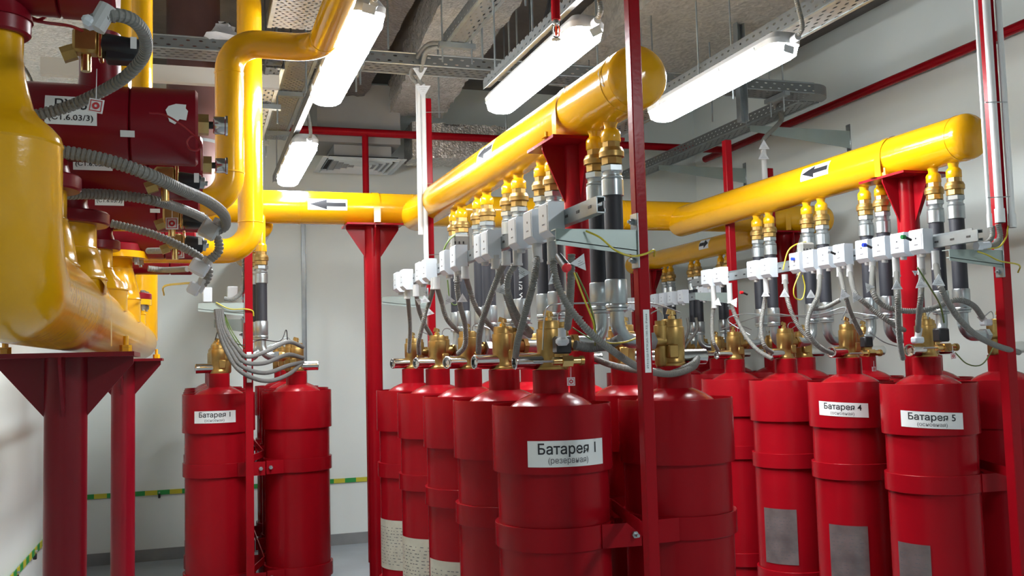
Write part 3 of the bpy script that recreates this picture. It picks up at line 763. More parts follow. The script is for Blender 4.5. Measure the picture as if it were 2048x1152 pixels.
def manifold(lb, X, z, R, y0, y1, pairs, nz, welds, strapY, sl=0.0):
    """collector along Y; y0 near end with dome"""
    ZZ = z; z_at = lambda y: ZZ+sl*(y-y1)/(y1-y0)
    t = thing('manifold', lb, 'manifold', (X, (y0+y1)/2, z))
    b = MB(); b.cyl((X, y0, z-sl), (X, y1, z), R, 'yellow', 44, cap=True); b.build('pipe', t)
    b = MB(); b.lathe((X, y0, z-sl), (0, -1, 0), dome(R, R*.62, 8), 'yellow', 44, cap=False); b.build('end_cap', t)
    for y in welds:
        z = z_at(y)
        b = MB(); b.lathe((X, y, z), (0, 1, 0), [(R-.002, 0), (R+.002, .002), (R+.002, .007), (R-.002, .009)], 'yellow', 44, cap=False); b.build('weld_seam', t)
    for y in strapY:
        z = z_at(y)
        b = MB(); strap_y(b, X, y, z, R, z-R); b.build('strap', t)
    for i, y in enumerate(pairs):
        b = MB(); k = R/.11; z = z_at(y)
        b.lathe((X, y, z-R-.045*k), (0, 0, 1), [(.023*k, 0), (.023*k, .035*k), (.03*k, .055*k)], 'yellow', 16, cap=False)
        o = b.build('nipple', t)
        b = MB(); b.lathe((X, y, z-R-.070*k), (0, 0, 1), [(.034*k, 0), (.036*k, .003*k), (.036*k, .034*k), (.03*k, .044*k), (.023*k, .05*k)], 'yellow', 20); b.build('coupling', o)
    return t
def hose(X, Y, ztop, tx, ty, s, k=1.0, lb='', grp=None, straight=.02, bot=1.82, lean=0.0):
    """check valve, ferrule, rubber hose and steel elbow ending at valve (tx,ty), s: side the elbow turns to"""
    t = thing('hose', lb, 'hose', (X, Y, ztop), grp)
    b = MB(); z = ztop
    b.lathe((X, Y, z-.022), (0, 0, 1), [(.034, 0), (.034, .022)], 'brass', 8)
    b.lathe((X, Y, z-.060), (0, 0, 1), [(.038, 0), (.046, .004), (.046, .020), (.0465, .022), (.046, .024), (.040, .038)], 'brass', 28)
    b.lathe((X, Y, z-.086), (0, 0, 1), [(.035, 0), (.0395, .003), (.0395, .030)], 'brass', 8); b.build('check_valve', t)
    b = MB(); b.lathe((X, Y, z-.112), (0, 0, 1), [(.038, 0), (.043, .004), (.043, .023), (.036, .027)], 'zinc', 6); b.build('union_nut', t)
    b = MB(); b.lathe((X, Y, z-.200), (0, 0, 1), [(.036, 0), (.040, .002), (.040, .060), (.037, .063), (.039, .066), (.039, .071), (.034, .075), (.034, .086), (.036, .09)], 'zinc', 28); b.build('ferrule', t)
    # hose run
    ex, ey = X+lean*s, Y
    top = Vector((X, Y, z-.195)); low = Vector((ex, Y, bot+.10))
    mid1 = top+Vector((0, 0, -.1)); mid2 = low+Vector((0, 0, .1))
    b = MB(); b.tube(spline([top, mid1, (mid1+mid2)/2, mid2, low], 6), .0345, 'rubber', 24); b.build('rubber_hose', t)
    b = MB(); L = low
    b.lathe((L.x, L.y, bot), (0, 0, 1), [(.036, 0), (.041, .003), (.041, .012), (.038, .016), (.040, .02), (.040, .10), (.038, .104), (.034, .104)], 'zinc', 28); b.build('lower_ferrule', t)
    end = Vector((tx, ty, 1.70)); dirx = Vector((L.x-end.x, L.y-end.y, 0)).normalized()
    e2 = end+dirx*.10
    b = MB(); corner = Vector((L.x, L.y, 1.70)); b.tube(arc_pts((L.x, L.y, bot+.01), e2, .075, corner, 8), .0265, 'zinc', 20)
    b.lathe((L.x, L.y, bot-.012), (0, 0, 1), [(.026, 0), (.039, .003), (.039, .012), (.026, .014)], 'zinc', 20); b.build('elbow', t)
    b = MB(); b.lathe(e2-dirx*.005, dirx, [(.03, 0), (.035, .004), (.035, .03), (.03, .034)], 'coil_black' if k < 0 else 'zinc', 6); b.build('elbow_nut', t)
    return t
ZM = 2.65
SL1 = .045
pc = [3.19, 3.335, 3.79, 3.93, 4.25, 4.40, 4.77, 4.92, 5.27, 5.42]
manifold('near yellow manifold above the centre battery with a domed end', 1.45, ZM, R1, 2.96, HY-.05, pc, 0, (3.02,), (3.47,), sl=SL1)
zm1 = lambda y: ZM-SL1*(HY-.05-y)/(HY-.05-2.96)
wn = ['nearest', 'second', 'third', 'fourth', 'farthest']
for i in range(5):
    hose(1.45, pc[2*i], zm1(pc[2*i])-R1-.070, Rx1[i][0], Rx1[i][1], 1, lb='black rubber hose from the %s nozzle pair of the near manifold, turning right' % wn[i], grp='hoses of the centre battery', lean=.0)
    hose(1.45, pc[2*i+1], zm1(pc[2*i+1])-R1-.070, Lx1[i][0], Lx1[i][1], -1, lb='black rubber hose from the %s nozzle pair of the near manifold, turning left' % wn[i], grp='hoses of the centre battery', lean=.0)
support(1.45, 3.54, zm1(3.54)-R1-.004, .05, 'red support column with a winged plate under the near manifold', pw=.30, pd=.30, gh=.24)
arrow_decal('black arrow sticker on the near manifold', 'y', (1.45, at(976, 312, X=1.36).y, zm1(4.4)), R1, .30, .26, .075, flip=-1)
pr = [3.70, 3.835, 4.22, 4.355, 4.74, 4.88, 5.28, 5.42]
manifold('yellow manifold above the right battery running to the right edge', 3.48, ZM-.01, R1, 3.60, HY-.05, pr, 0, (3.63,), (4.10,))
wr = ['nearest', 'second', 'third', 'farthest']
for i in range(4):
    hose(3.48, pr[2*i], ZM-.01-R1-.070, Rx5[i][0], Rx5[i][1], 1, lb='black rubber hose from the %s nozzle pair of the right manifold, turning right' % wr[i], grp='hoses of the right battery')
    hose(3.48, pr[2*i+1], ZM-.01-R1-.070, Lx5[i][0], Lx5[i][1], -1, lb='black rubber hose from the %s nozzle pair of the right manifold, turning left' % wr[i], grp='hoses of the right battery')
support(3.5, 4.05, ZM-.01-R1, .055, 'red support column with a winged plate under the right manifold', pw=.32, pd=.34, gh=.24)
arrow_decal('black arrow sticker pointing left on the right manifold', 'y', (3.48, at(1637, 353, X=3.4).y, ZM-.01), R1, .30, .26, .08, flip=-1)
pb = [6.95, 7.06, 7.45, 7.56, 7.95, 8.06]
zb_ = at(1452, 488, X=4.17).z
manifold('smaller yellow manifold low behind the right battery', 4.17, zb_, .085, 6.52, 8.75, pb, 0, (8.33,), (8.38,))
arrow_decal('small black arrow sticker pointing right on the smaller manifold', 'y', (4.17, at(1408, 490, X=4.09).y, zb_), .085, .30, .16, .085, flip=1)
for i in range(3):
    hose(4.17, pb[2*i], zb_-.085-.054, RxB[i][0], RxB[i][1], 1, lb='black hose under the smaller manifold, %s of those turning right' % wn[i], grp='hoses of the back battery')
    hose(4.17, pb[2*i+1], zb_-.085-.054, LxB[i][0], LxB[i][1], -1, lb='black hose under the smaller manifold, %s of those turning left' % wn[i], grp='hoses of the back battery')
support(4.17, 8.36, zb_-.085, .045, 'slim red support column under the far end of the smaller manifold', pw=.26, gh=.2)
# left battery manifold
ml = at(545, 462, Y=6.75)
manifold('short yellow manifold above the left battery, mostly hidden by the transverse pipe', .42, 2.58, .085, 6.62, 8.6, [6.80, 6.92, 7.4, 7.52], 0, (), (8.3,))
hp = at(529, 480, Y=6.3)
b = MB()
hose(.40, 6.22, 2.36, .60, 6.16, 1, lb='black hose of the left battery curving down to its right cylinder', grp='hoses of the left battery')
hose(.385, 6.34, 2.36, .14, 6.12, -1, lb='black hose of the left battery just behind the red post', grp='hoses of the left battery')
b = MB(); b.tube(arc_pts((.40, 6.22, 2.36), (.42, 6.62, 2.58), .12, (.40, 6.22, 2.60), 8), .028, 'yellow', 18); b.lathe((.40, 6.22, 2.36), (0, 0, 1), [(.036, 0), (.036, .04), (.028, .05)], 'yellow', 18)
tag(b.build('outlet_bend'), 'yellow bend joining the hoses of the left battery to its manifold', 'pipe')

# ================================================================== VALVE STATION ON THE LEFT
XS, ZS = -.33, 1.81
t = thing('collector', 'fat yellow collector pipe with risers on red supports at far left', 'collector', (XS, 4, ZS))
b = MB(); b.tube([(XS, 6.45, ZS)]+arc_pts((XS, 5.5, ZS), (XS, 1.87, 2.045), .14, (XS, 1.87, ZS), 12), .107, 'yellow', 48); b.build('pipe', t)
b = MB(); b.lathe((XS, 1.87, 2.045), (0, 0, 1), [(.107, 0), (.109, .004), (.104, .02), (.092, .034), (.072, .052), (.060, .068), (.053, .095), (.046, .125), (.043, .150), (.042, .155), (.042, .22)], 'yellow', 44); b.build('reducer', t)
risers = [(2.36, .083, .058, 2.07, .088, 1.885, 1.985), (2.78, .108, .083, 2.05, .115, 1.89, 1.968), (3.62, .108, .06, 2.08, .085, 1.925, 1.995), (4.5, .108, .075, 2.17, .14, 1.95, 2.08), (5.35, .09, .06, 2.02, .12, 1.93, 1.97)]
for i, (Y, rb, rn, zf, rf, zb, zn) in enumerate(risers):
    b = MB(); z0 = ZS+.04; zt = zf
    b.lathe((XS, Y, 0), (0, 0, 1), [(rb, z0), (rb, zb-.006), (rb+.003, zb-.003), (rb+.003, zb), (rb-.001, zb+.004), (rb*.93, zb+(zn-zb)*.3), (rn+.012, zb+(zn-zb)*.72), (rn+.002, zn), (rn+.003, zn+.003), (rn, zn+.007), (rn, zt-.015)], 'yellow', 40)
    r_ = b.build('riser', t)
    if i >= 3:
        b = MB(); b.lathe((XS, Y, zf-.045), (0, 0, 1), [(rf, 0), (rf, .028)], 'yellow', 32)
        b.build('lower_flange', r_)
for y in (2.74, 5.08):
    b = MB(); strap_y(b, XS, y, ZS, .119, 1.705, .04); b.build('strap', t)
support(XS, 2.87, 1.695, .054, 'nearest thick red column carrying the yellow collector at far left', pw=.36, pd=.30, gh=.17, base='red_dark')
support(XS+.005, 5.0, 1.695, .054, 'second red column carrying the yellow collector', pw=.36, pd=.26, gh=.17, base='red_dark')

def valve(Y, zf, rf, zc, Rc, x0, x1, lb, seam, gauge=True, top=None, rn=.06, yoff=0.0, stick=None, neck=None):
    """directional valve: flange, body, horizontal actuator cylinder with cap, gauge"""
    t = thing('directional_valve', lb, 'valve', (XS, Y, zf))
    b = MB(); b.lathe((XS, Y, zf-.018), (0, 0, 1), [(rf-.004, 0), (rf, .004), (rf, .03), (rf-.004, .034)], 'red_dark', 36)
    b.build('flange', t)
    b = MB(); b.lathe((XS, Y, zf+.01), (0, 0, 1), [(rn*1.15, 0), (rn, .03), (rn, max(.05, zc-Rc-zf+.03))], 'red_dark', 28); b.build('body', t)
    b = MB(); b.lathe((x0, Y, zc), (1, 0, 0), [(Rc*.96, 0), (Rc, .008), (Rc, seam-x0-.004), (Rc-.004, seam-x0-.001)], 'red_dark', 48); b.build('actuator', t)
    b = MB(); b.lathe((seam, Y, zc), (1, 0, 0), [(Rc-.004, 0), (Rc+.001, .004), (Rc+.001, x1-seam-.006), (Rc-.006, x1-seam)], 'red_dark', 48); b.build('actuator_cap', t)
    if gauge:
        b = MB(); b.hexa((x1-.002, Y, zc+.01), (x1+.024, Y, zc+.01), .026, 'brass_shiny'); b.cyl((x1+.024, Y, zc+.01), (x1+.034, Y, zc+.01), .009, 'coil_black', 12); b.build('brass_plug', t)
        b = MB(); b.lathe((x1+.034, Y, zc+.01), (1, 0, 0), [(.019, 0), (.021, .003), (.021, .026), (.024, .028), (.024, .033)], 'chrome', 24); b.build('gauge', t)
    if top:
        b = MB(); b.lathe((top[0], Y, zc+Rc*.7), (0, 0, 1), [(top[1]*1.1, 0), (top[1], .05), (top[1], top[2]-(zc+Rc*.7))], 'red_dark', 28); b.build('outlet_neck', t)
    if neck: neck(t)
    return t
zA = 2.21
def labels_on(Y, zc, Rc, px0, px1, py0, py1, lines, lb, m='paper'):
    a = at(px0, (py0+py1)/2, Y=Y-Rc); c = at(px1, (py0+py1)/2, Y=Y-Rc); zt = at((px0+px1)/2, py0, Y=Y-Rc).z; zl = at((px0+px1)/2, py1, Y=Y-Rc).z
    xm = (a.x+c.x)/2; Wd = c.x-a.x; Hh = zt-zl; zm = (zt+zl)/2; am = math.asin(max(-.95, min(.95, (zm-zc)/Rc)))
    def f(x, y, l):
        th = am+y/Rc; r = Rc+.0018+l; return Vector((xm+x, Y-math.cos(th)*r, zc+math.sin(th)*r))
    sh = [(*grid(-Wd/2, Wd/2, -Hh/2, Hh/2, 1, 6), m, 0)]
    for (s, w_, h_, cy, ink) in lines:
        tv, tf = text_shape(s, .1, .001); sh.append((fit(tv, w_*Wd, h_*Hh, 0, (cy-.5)*Hh), tf, ink, .0008))
    b = MB(); decal(b, f, sh); tag(b.build('sticker'), lb, 'sticker')
# valve over riser 1 (top left corner)
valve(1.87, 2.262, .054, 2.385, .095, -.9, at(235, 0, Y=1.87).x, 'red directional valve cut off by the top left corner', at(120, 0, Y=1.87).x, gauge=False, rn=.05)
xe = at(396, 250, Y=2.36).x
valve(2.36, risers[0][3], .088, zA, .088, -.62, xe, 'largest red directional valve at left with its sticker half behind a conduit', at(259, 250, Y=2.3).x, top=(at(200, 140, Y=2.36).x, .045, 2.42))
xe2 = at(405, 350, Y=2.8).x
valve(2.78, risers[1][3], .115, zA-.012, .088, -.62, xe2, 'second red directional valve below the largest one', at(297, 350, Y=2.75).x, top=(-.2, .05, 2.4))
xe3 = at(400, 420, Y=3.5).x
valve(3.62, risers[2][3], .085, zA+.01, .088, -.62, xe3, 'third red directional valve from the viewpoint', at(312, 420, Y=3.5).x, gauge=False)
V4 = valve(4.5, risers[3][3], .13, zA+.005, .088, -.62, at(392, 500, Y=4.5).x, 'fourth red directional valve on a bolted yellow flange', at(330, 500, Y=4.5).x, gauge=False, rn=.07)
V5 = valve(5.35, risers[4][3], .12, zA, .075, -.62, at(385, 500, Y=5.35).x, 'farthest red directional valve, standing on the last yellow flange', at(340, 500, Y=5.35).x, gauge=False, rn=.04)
# flange bolts
for vt, zf, r_ in ((V4, 2.17, .115), (V5, 2.02, .10)):
    Y = ORG[vt.name].y
    for k in range(6):
        a = PI*k/3+.4; x, y = XS+math.cos(a)*r_, Y+math.sin(a)*r_
        b = MB(); b.hexa((x, y, zf-.065), (x, y, zf-.046), .013, 'zinc'); b.cyl((x, y, zf-.075), (x, y, zf+.03), .007, 'zinc', 8); b.hexa((x, y, zf+.016), (x, y, zf+.028), .013, 'zinc')
        b.build('flange_bolt', vt)
labels_on(2.36, zA, .088, 89, 194, 191, 249, [('РУ-3', .62, .38, .70, 'ink'), ('(С1.6.03/3)', .86, .26, .22, 'ink')], 'white sticker reading (С1.6.03/3) on the largest red valve')
labels_on(2.78, zA-.012, .088, 146, 225, 308, 340, [('(С1.6.03/3)', .88, .36, .35, 'ink')], 'white sticker partly under the second conduit on the second red valve')
labels_on(3.62, zA+.01, .088, 190, 248, 392, 411, [('(С1.6.03/3)', .88, .5, .45, 'ink')], 'white sticker on the third red valve')
labels_on(2.36, zA, .088, 240, 269, 259, 272, [], 'tiny white seal across the seam of the largest valve')
labels_on(2.78, zA-.012, .088, 277, 300, 378, 386, [], 'tiny white seal across the seam of the second valve')
labels_on(3.62, zA+.01, .088, 300, 320, 417, 425, [], 'tiny white seal across the seam of the third valve')
# torn sticker
xm, zm = at(352, 230, Y=2.28).x, at(352, 230, Y=2.28).z
P = [(-.022, .008), (-.016, .018), (.0, .025), (.022, .024), (.021, .014), (.026, .008), (.022, -.014), (.008, -.012), (-.002, -.024), (-.014, -.018), (-.018, -.004)]
am = math.asin(max(-1, min(1, (zm-zA)/.088)))
b = MB(); vs = []
for x, y in P:
    th = am+y/.089; vs.append(Vector((xm+x, 2.36-math.cos(th)*.0908, zA+math.sin(th)*.0908)))
th = am; b.add(vs+[Vector((xm, 2.36-math.cos(th)*.0912, zA+math.sin(th)*.0912))], [(i, (i+1) % len(P), len(P)) for i in range(len(P))], 'paper')
tag(b.build('torn_sticker'), 'torn white sticker remnant on the cap of the largest valve', 'sticker')

# tall yellow pipes
def elbow_pipe(name, lb, segs, r, m='yellow', n=36, welds=()):
    """segs: world points with rounded corners"""
    pts = [Vector(segs[0])]
    for i in range(1, len(segs)-1):
        a = arc_pts(segs[i-1] if i == 1 else pts[-1], segs[i+1], r*2.1, segs[i], 12); pts += a[1:-1]
    pts.append(Vector(segs[-1]))
    t = thing(name, lb, 'pipe', tuple(segs[0])); b = MB(); b.tube(pts, r, m, n); b.build('pipe', t)
    for p, d in welds:
        b = MB(); b.lathe(p, d, [(r-.001, 0), (r+.002, .002), (r+.002, .006), (r-.001, .008)], m, n, cap=False); b.build('weld_seam', t)
    return t
xa = at(459, 300, Y=3.9).x; zt1 = at(560, 92, Y=3.9).z; zl1 = at(430, 408, Y=3.9).z; xb = at(640, 92, Y=3.9).x
elbow_pipe('yellow_pipe', 'tall yellow pipe with an elbow that turns right and comes overhead', [(-.25, 3.9, zl1), (xa, 3.9, zl1), (xa, 3.9, zt1), (xb, 3.9, zt1), (xb, -1.0, zt1)], .055,
           welds=(((xa, 3.9, zt1-.13), (0, 0, 1)), ((xa, 3.9, zl1+.12), (0, 0, 1)), ((xb, 3.76, zt1), (0, 1, 0))))
xc = at(500, 300, Y=4.6).x; zl2 = at(430, 502, Y=4.6).z
elbow_pipe('yellow_pipe', 'tall straight yellow pipe behind it that bends left at the bottom', [(-.25, 4.6, zl2), (xc, 4.6, zl2), (xc, 4.6, ZC)], .057, welds=(((xc, 4.6, zl2+.13), (0, 0, 1)),))
xd = at(232, 100, Y=3.0).x
b = MB(); b.cyl((xd, 3.0, 2.3), (xd, 3.0, ZC), .043, 'yellow', 28); tag(b.build('yellow_pipe'), 'vertical yellow pipe above the largest red valve, left one', 'pipe')
xd = at(283, 100, Y=4.0).x
b = MB(); b.cyl((xd, 4.0, 2.3), (xd, 4.0, ZC), .042, 'yellow', 28); tag(b.build('yellow_pipe'), 'vertical yellow pipe above the largest red valve, right one', 'pipe')

# ================================================================== CABLE RAILS, BOXES, CONDUITS
def rail(lb, X, z, y0, y1):
    t = thing('cable_rail', lb, 'rail', (X, (y0+y1)/2, z))
    b = MB(); L = y1-y0; yc = (y0+y1)/2
    b.box((X, yc, z), (.003, L, .045), 'galv'); b.box((X+.012, yc, z+.022), (.026, L, .003), 'galv'); b.box((X+.012, yc, z-.022), (.026, L, .003), 'galv')
    b.box((X+.024, yc, z+.017), (.003, L, .012), 'galv'); b.box((X+.024, yc, z-.017), (.003, L, .012), 'galv'); b.build('channel', t, smooth=False)
    b = MB(); b.box((X+.05, yc+.04, z+.026), (.003, L-.08, .03), 'galv'); b.box((X+.04, yc+.04, z+.012), (.022, L-.08, .003), 'galv'); b.build('top_hat_rail', t, smooth=False)
    b = MB(); k = y0+.05
    while k < y1-.03:
        b.box((X-.0018, k, z), (.0016, .022, .008), 'wire_black'); k += .09
    b.build('slot', t, smooth=False)
    return t
def rail_bracket(lb, post, x0, Y, z):
    """arm from a post towards -X"""
    t = thing('rail_bracket', lb, 'bracket', (post, Y, z-.08)); xp = post-.021
    b = MB(); b.box((xp-.003, Y-.004, z-.03), (.006, .05, .17), 'zinc', bev=.002); b.build('back_plate', t)
    b = MB(); b.prism([(x0, Y-.022, z+.0), (xp-.006, Y-.022, z+.0), (xp-.006, Y-.022, z-.075), (x0, Y-.022, z-.045)], (0, .003, 0), 'bracket')
    b.box(((x0+xp)/2, Y-.002, z+.0005), (xp-x0, .042, .003), 'bracket'); b.box(((x0+xp)/2, Y-.012, z-.047), (xp-x0, .02, .003), 'bracket', M=Matrix.Rotation(math.atan2(.03, xp-x0), 3, 'Y')); b.build('arm', t, smooth=False)
    for zz in (.03, -.09):
        b = MB(); b.hexa((xp-.006, Y, z+zz), (xp-.016, Y, z+zz), .010, 'zinc'); b.cyl((xp-.0, Y, z+zz), (xp-.024, Y, z+zz), .005, 'zinc', 8); b.build('bolt', t)
    return t
def box_proto():
    t = thing('junction_box', 'x', 'junction box', (0, 0, 0), 'g')
    b = MB(); h = .054
    # body on the -X side of the rail, tapering at the bottom: profile in (x,z)
    P = [(0, .053), (-.048, .053), (-.053, .048), (-.053, -.036), (-.036, -.053), (0, -.053)]
    b.prism([(x, -.043, z) for x, z in P], (0, .086, 0), 'white_plastic'); b.build('box_body', t, smooth=False)
    b = MB(); b.box((-.0535, 0, .004), (.0012, .068, .076), 'white_plastic'); b.build('cover', t, smooth=False)
    b = MB(); b.cyl((-.0547, 0, .014), (-.054, 0, .014), .004, 'ink', 8); b.build('indicator', t)
    b = MB(); b.box((-.0543, 0, -.014), (.0006, .022, .004), 'ink_soft'); b.build('print', t)
    b = MB(); b.cyl((-.022, 0, -.053), (-.022, 0, -.066), .014, 'grey_plastic', 16); b.build('cable_gland', t)
    return t
jb = box_proto(); jbu = [False]; BOX = {}
def jbox(X, Y, z, lb, grp):
    if not jbu[0]:
        jbu[0] = True; jb.location = (X, Y, z); jb['label'] = lb; jb['group'] = grp; r = jb
    else: r = dup(jb, (X, Y, z), lb, grp)
    return r
X1r, Z1r = 1.075, 2.075
rail('perforated cable rail carrying white boxes along the centre battery', X1r, Z1r, at(1195, 440, X=X1r).y, at(786, 570, X=X1r).y)
yy = [at(px, 470, X=X1r-.048).y for px in (1099, 1066, 1034, 976, 961, 911, 889, 852, 838, 806, 793)]
ords = ['nearest', 'second', 'third', 'fourth', 'fifth', 'sixth', 'seventh', 'eighth', 'ninth', 'tenth', 'farthest']
last = -9
for i, y in enumerate(yy):
    y += .036
    if y-last < .09: y = last+.09
    last = y; BOX['c%d' % i] = y
    jbox(X1r, y, Z1r-.004, 'white junction box, %s on the rail of the centre battery' % ords[i], 'white boxes on the centre rail')
rail_bracket('pale green bracket from the tall front post holding the centre rail', p1x, at(1109, 480, Y=2.68).x, 2.69, Z1r-.045)
rp = at(858, 400, Y=5.86).x
rail_bracket('bracket at the far end of the centre rail', rp, at(765, 600, Y=5.84).x, 5.86, Z1r-.03)
X3r, Z3r = 3.03, 2.10
rail('perforated cable rail carrying white boxes along the right battery', X3r, Z3r, at(1957, 488, X=X3r).y, at(1384, 585, X=X3r).y)
for i, px in enumerate((1848, 1809, 1771, 1736, 1689, 1657, 1626, 1598, 1538, 1510, 1440, 1415)):
    y = at(px, 520, X=X3r-.048).y+.036
    BOX['r%d' % i] = y
ordr = ['nearest', 'second', 'third', 'fourth', 'fifth', 'sixth', 'seventh', 'eighth', 'ninth', 'tenth', 'eleventh', 'farthest']
last = -9
for i in range(12):
    y = BOX['r%d' % i]
    if y-last < .09: y = last+.09
    last = y; BOX['r%d' % i] = y
    jbox(X3r, y, Z3r+.008, 'white junction box, %s on the rail of the right battery' % ordr[i], 'white boxes on the right rail')
rail_bracket('pale bracket from the post at the right edge holding the right rail', p3x, at(1895, 515, Y=3.26).x, 3.27, Z3r-.045)
rp3 = at(1458, 400, Y=5.85).x
rail_bracket('bracket at the far end of the right rail', rp3, at(1388, 600, Y=5.85).x, 5.85, Z3r-.04)
XBr, ZBr = 3.62, 2.08
rail('cable rail with white boxes in front of the back right battery', XBr, ZBr, 6.25, at(1240, 620, X=XBr).y)
for i, px in enumerate((1430, 1408, 1366, 1345, 1328, 1312, 1292, 1262, 1245)):
    y = at(px, 600, X=XBr-.048).y+.036
    jbox(XBr, y, ZBr+.01, 'white junction box, %s on the back right rail' % ordr[i], 'white boxes on the back right rail')
# left battery bracket and small boxes
rail_bracket('grey bracket on the post of the left battery', plx, at(396, 610, Y=5.8).x, 5.80, at(430, 607, Y=5.8).z)
rail_bracket('second grey bracket lower down behind the left battery post', plx, at(428, 640, Y=5.98).x, 5.98, at(450, 640, Y=6.0).z)
p = at(415, 590, Y=5.8); b = MB(); b.box(p, (.05, .05, .085), 'white_plastic', bev=.004); tag(b.build('junction_box', smooth=False), 'open white junction box on the bracket of the left battery', 'junction box')
p = at(465, 585, Y=5.9); b = MB(); b.box(p, (.06, .05, .07), 'grey_plastic', bev=.004); tag(b.build('junction_box', smooth=False), 'grey junction box beside the left battery post', 'junction box')

RAILS = {'c': (X1r-.02, Z1r-.045), 'r': (X3r-.02, Z3r-.04)}
def conduit(lb, pts, r=.0118, ripple=.0022, m='conduit', pitch=.0085, k=7, name='conduit', cat='conduit', grp=None, n=12, rl=None):
    W = [P3(q) if not isinstance(q, Vector) else q for q in pts]
    if rl:                                  # starts in a sleeve hanging from the boxes on a rail
        W[0] = at(pts[0][0], pts[0][1], X=RAILS[rl][0]); top = Vector((W[0].x, W[0].y, RAILS[rl][1]))
        if W[0].z > top.z-.03: W[0].z = top.z-.03
    b = MB(); b.tube(spline(W, k), r, m, n, ripple=ripple, pitch=pitch)
    o = b.build(name, angle=25 if ripple > .001 else 60); tag(o, lb, cat, grp)
    if rl:
        b = MB(); b.cyl(top, W[0]-Vector((0, 0, .012)), .0160, 'grey_plastic', 16); b.cyl(W[0]-Vector((0, 0, .012)), W[0]-Vector((0, 0, .02)), .018, 'grey_plastic', 16)
        b.build('cable_sleeve', o)
    return o
def V(*a): return Vector(a)
# near conduits of the centre battery (px, py, depth)
b0 = BOX['c0']
conduit('corrugated conduit dropping from the nearest box pair to the nearest left pressure switch', [(1075, 512, 2.86), (1068, 560, 2.87), (1052, 620, 2.95), (1036, 680, 3.05), (1031, 712, 3.2)], rl='c')
conduit('corrugated conduit slanting from the nearest box across to the right cylinder', [(1105, 515, 2.75), (1112, 560, 2.75), (1135, 610, 2.74), (1180, 665, 2.72), (1230, 705, 2.78), (1285, 738, 2.95), (1340, 748, 3.1), (1385, 735, 3.2), (1398, 712, 3.25)], r=.012, rl='c')
conduit('corrugated conduit hanging straight to the white connector of the nearest valve', [(1143, 508, 2.74), (1142, 560, 2.76), (1139, 620, 2.86), (1135, 655, 3.0)], r=.0125)
conduit('corrugated conduit from the third box to the second left cylinder', [(1012, 500, 3.3), (1000, 545, 3.35), (975, 610, 3.45), (960, 660, 3.55), (957, 705, 3.7)], rl='c')
conduit('corrugated conduit from the second box slanting down right', [(1035, 520, 3.1), (1015, 560, 3.15), (1020, 600, 3.2), (1040, 640, 3.3), (1062, 665, 3.4)], r=.0115, rl='c')
conduit('corrugated conduit from the fourth box to the right', [(990, 480, 3.4), (1000, 540, 3.5), (1012, 590, 3.6), (1035, 650, 3.7), (1060, 672, 3.9)], rl='c')
conduit('corrugated conduit from the fifth box to the third left cylinder', [(915, 540, 3.9), (914, 570, 3.9), (920, 610, 3.95), (930, 650, 4.05), (930, 690, 4.1), (916, 708, 4.15)], rl='c')
conduit('corrugated conduit from the sixth box slanting to the right column', [(930, 530, 4.0), (938, 575, 4.0), (955, 620, 4.0), (985, 655, 4.1), (1010, 680, 4.3)], rl='c')
conduit('thin conduit from the seventh box to the fourth left cylinder', [(868, 570, 4.6), (860, 600, 4.6), (848, 640, 4.65), (838, 680, 4.7), (838, 708, 4.8)], rl='c')
conduit('thin conduit from the eighth box slanting right', [(873, 570, 4.5), (882, 600, 4.5), (895, 640, 4.5), (925, 670, 4.6), (945, 695, 4.7)], rl='c')
conduit('thin conduit hanging at the far end of the centre rail', [(815, 590, 5.2), (818, 620, 5.2), (820, 660, 5.3), (818, 705, 5.4)], rl='c')
conduit('thin conduit second from the far end of the centre rail', [(832, 585, 5.1), (838, 620, 5.1), (850, 650, 5.1), (862, 670, 5.2)], rl='c')
conduit('smooth grey conduit looping low behind the front post to the right pressure switch', [(1190, 718, 3.55), (1230, 732, 3.45), (1290, 742, 3.3), (1350, 742, 3.2), (1385, 728, 3.2), (1396, 712, 3.24)], r=.013, ripple=.0006)
conduit('smooth grey elbow conduit behind the nearest valve', [(1150, 690, 3.1), (1180, 695, 3.1), (1215, 690, 3.05), (1240, 678, 3.0)], r=.017, ripple=.0006, m='conduit_dark')
# right battery
conduit('corrugated conduit from the second right-rail box to its pressure switch', [(1793, 545, 3.25), (1795, 590, 3.3), (1797, 650, 3.35), (1800, 690, 3.4), (1806, 718, 3.45)], rl='r')
conduit('corrugated conduit dropping from the nearest right-rail box to a white connector', [(1843, 540, 3.15), (1842, 590, 3.15), (1838, 630, 3.2), (1836, 662, 3.3)], rl='r')
conduit('corrugated conduit slanting right from the end of the right rail', [(1872, 530, 3.0), (1880, 570, 3.0), (1905, 620, 3.05), (1945, 665, 3.1), (1990, 690, 3.2), (2038, 705, 3.3)], r=.0125, rl='r')
conduit('grey conduit sagging between the third box and the far right valve', [(1745, 530, 3.5), (1745, 580, 3.5), (1765, 610, 3.45), (1810, 622, 3.4), (1860, 618, 3.35), (1910, 600, 3.3), (1945, 610, 3.3), (1965, 635, 3.35)], r=.0125, rl='r')
conduit('corrugated conduit from the fourth right-rail box slanting down right', [(1700, 545, 3.7), (1710, 585, 3.7), (1740, 615, 3.65), (1785, 648, 3.6), (1808, 660, 3.8)], r=.012, rl='r')
conduit('corrugated conduit from the fifth right-rail box to a black coil', [(1680, 545, 3.8), (1690, 590, 3.8), (1703, 630, 3.85), (1722, 668, 3.9)], r=.0115, rl='r')
conduit('corrugated conduit from the sixth right-rail box curving to the second pressure switch', [(1640, 550, 4.0), (1636, 590, 4.0), (1618, 630, 3.95), (1616, 665, 3.9), (1640, 695, 3.9), (1665, 707, 3.95)], r=.012, rl='r')
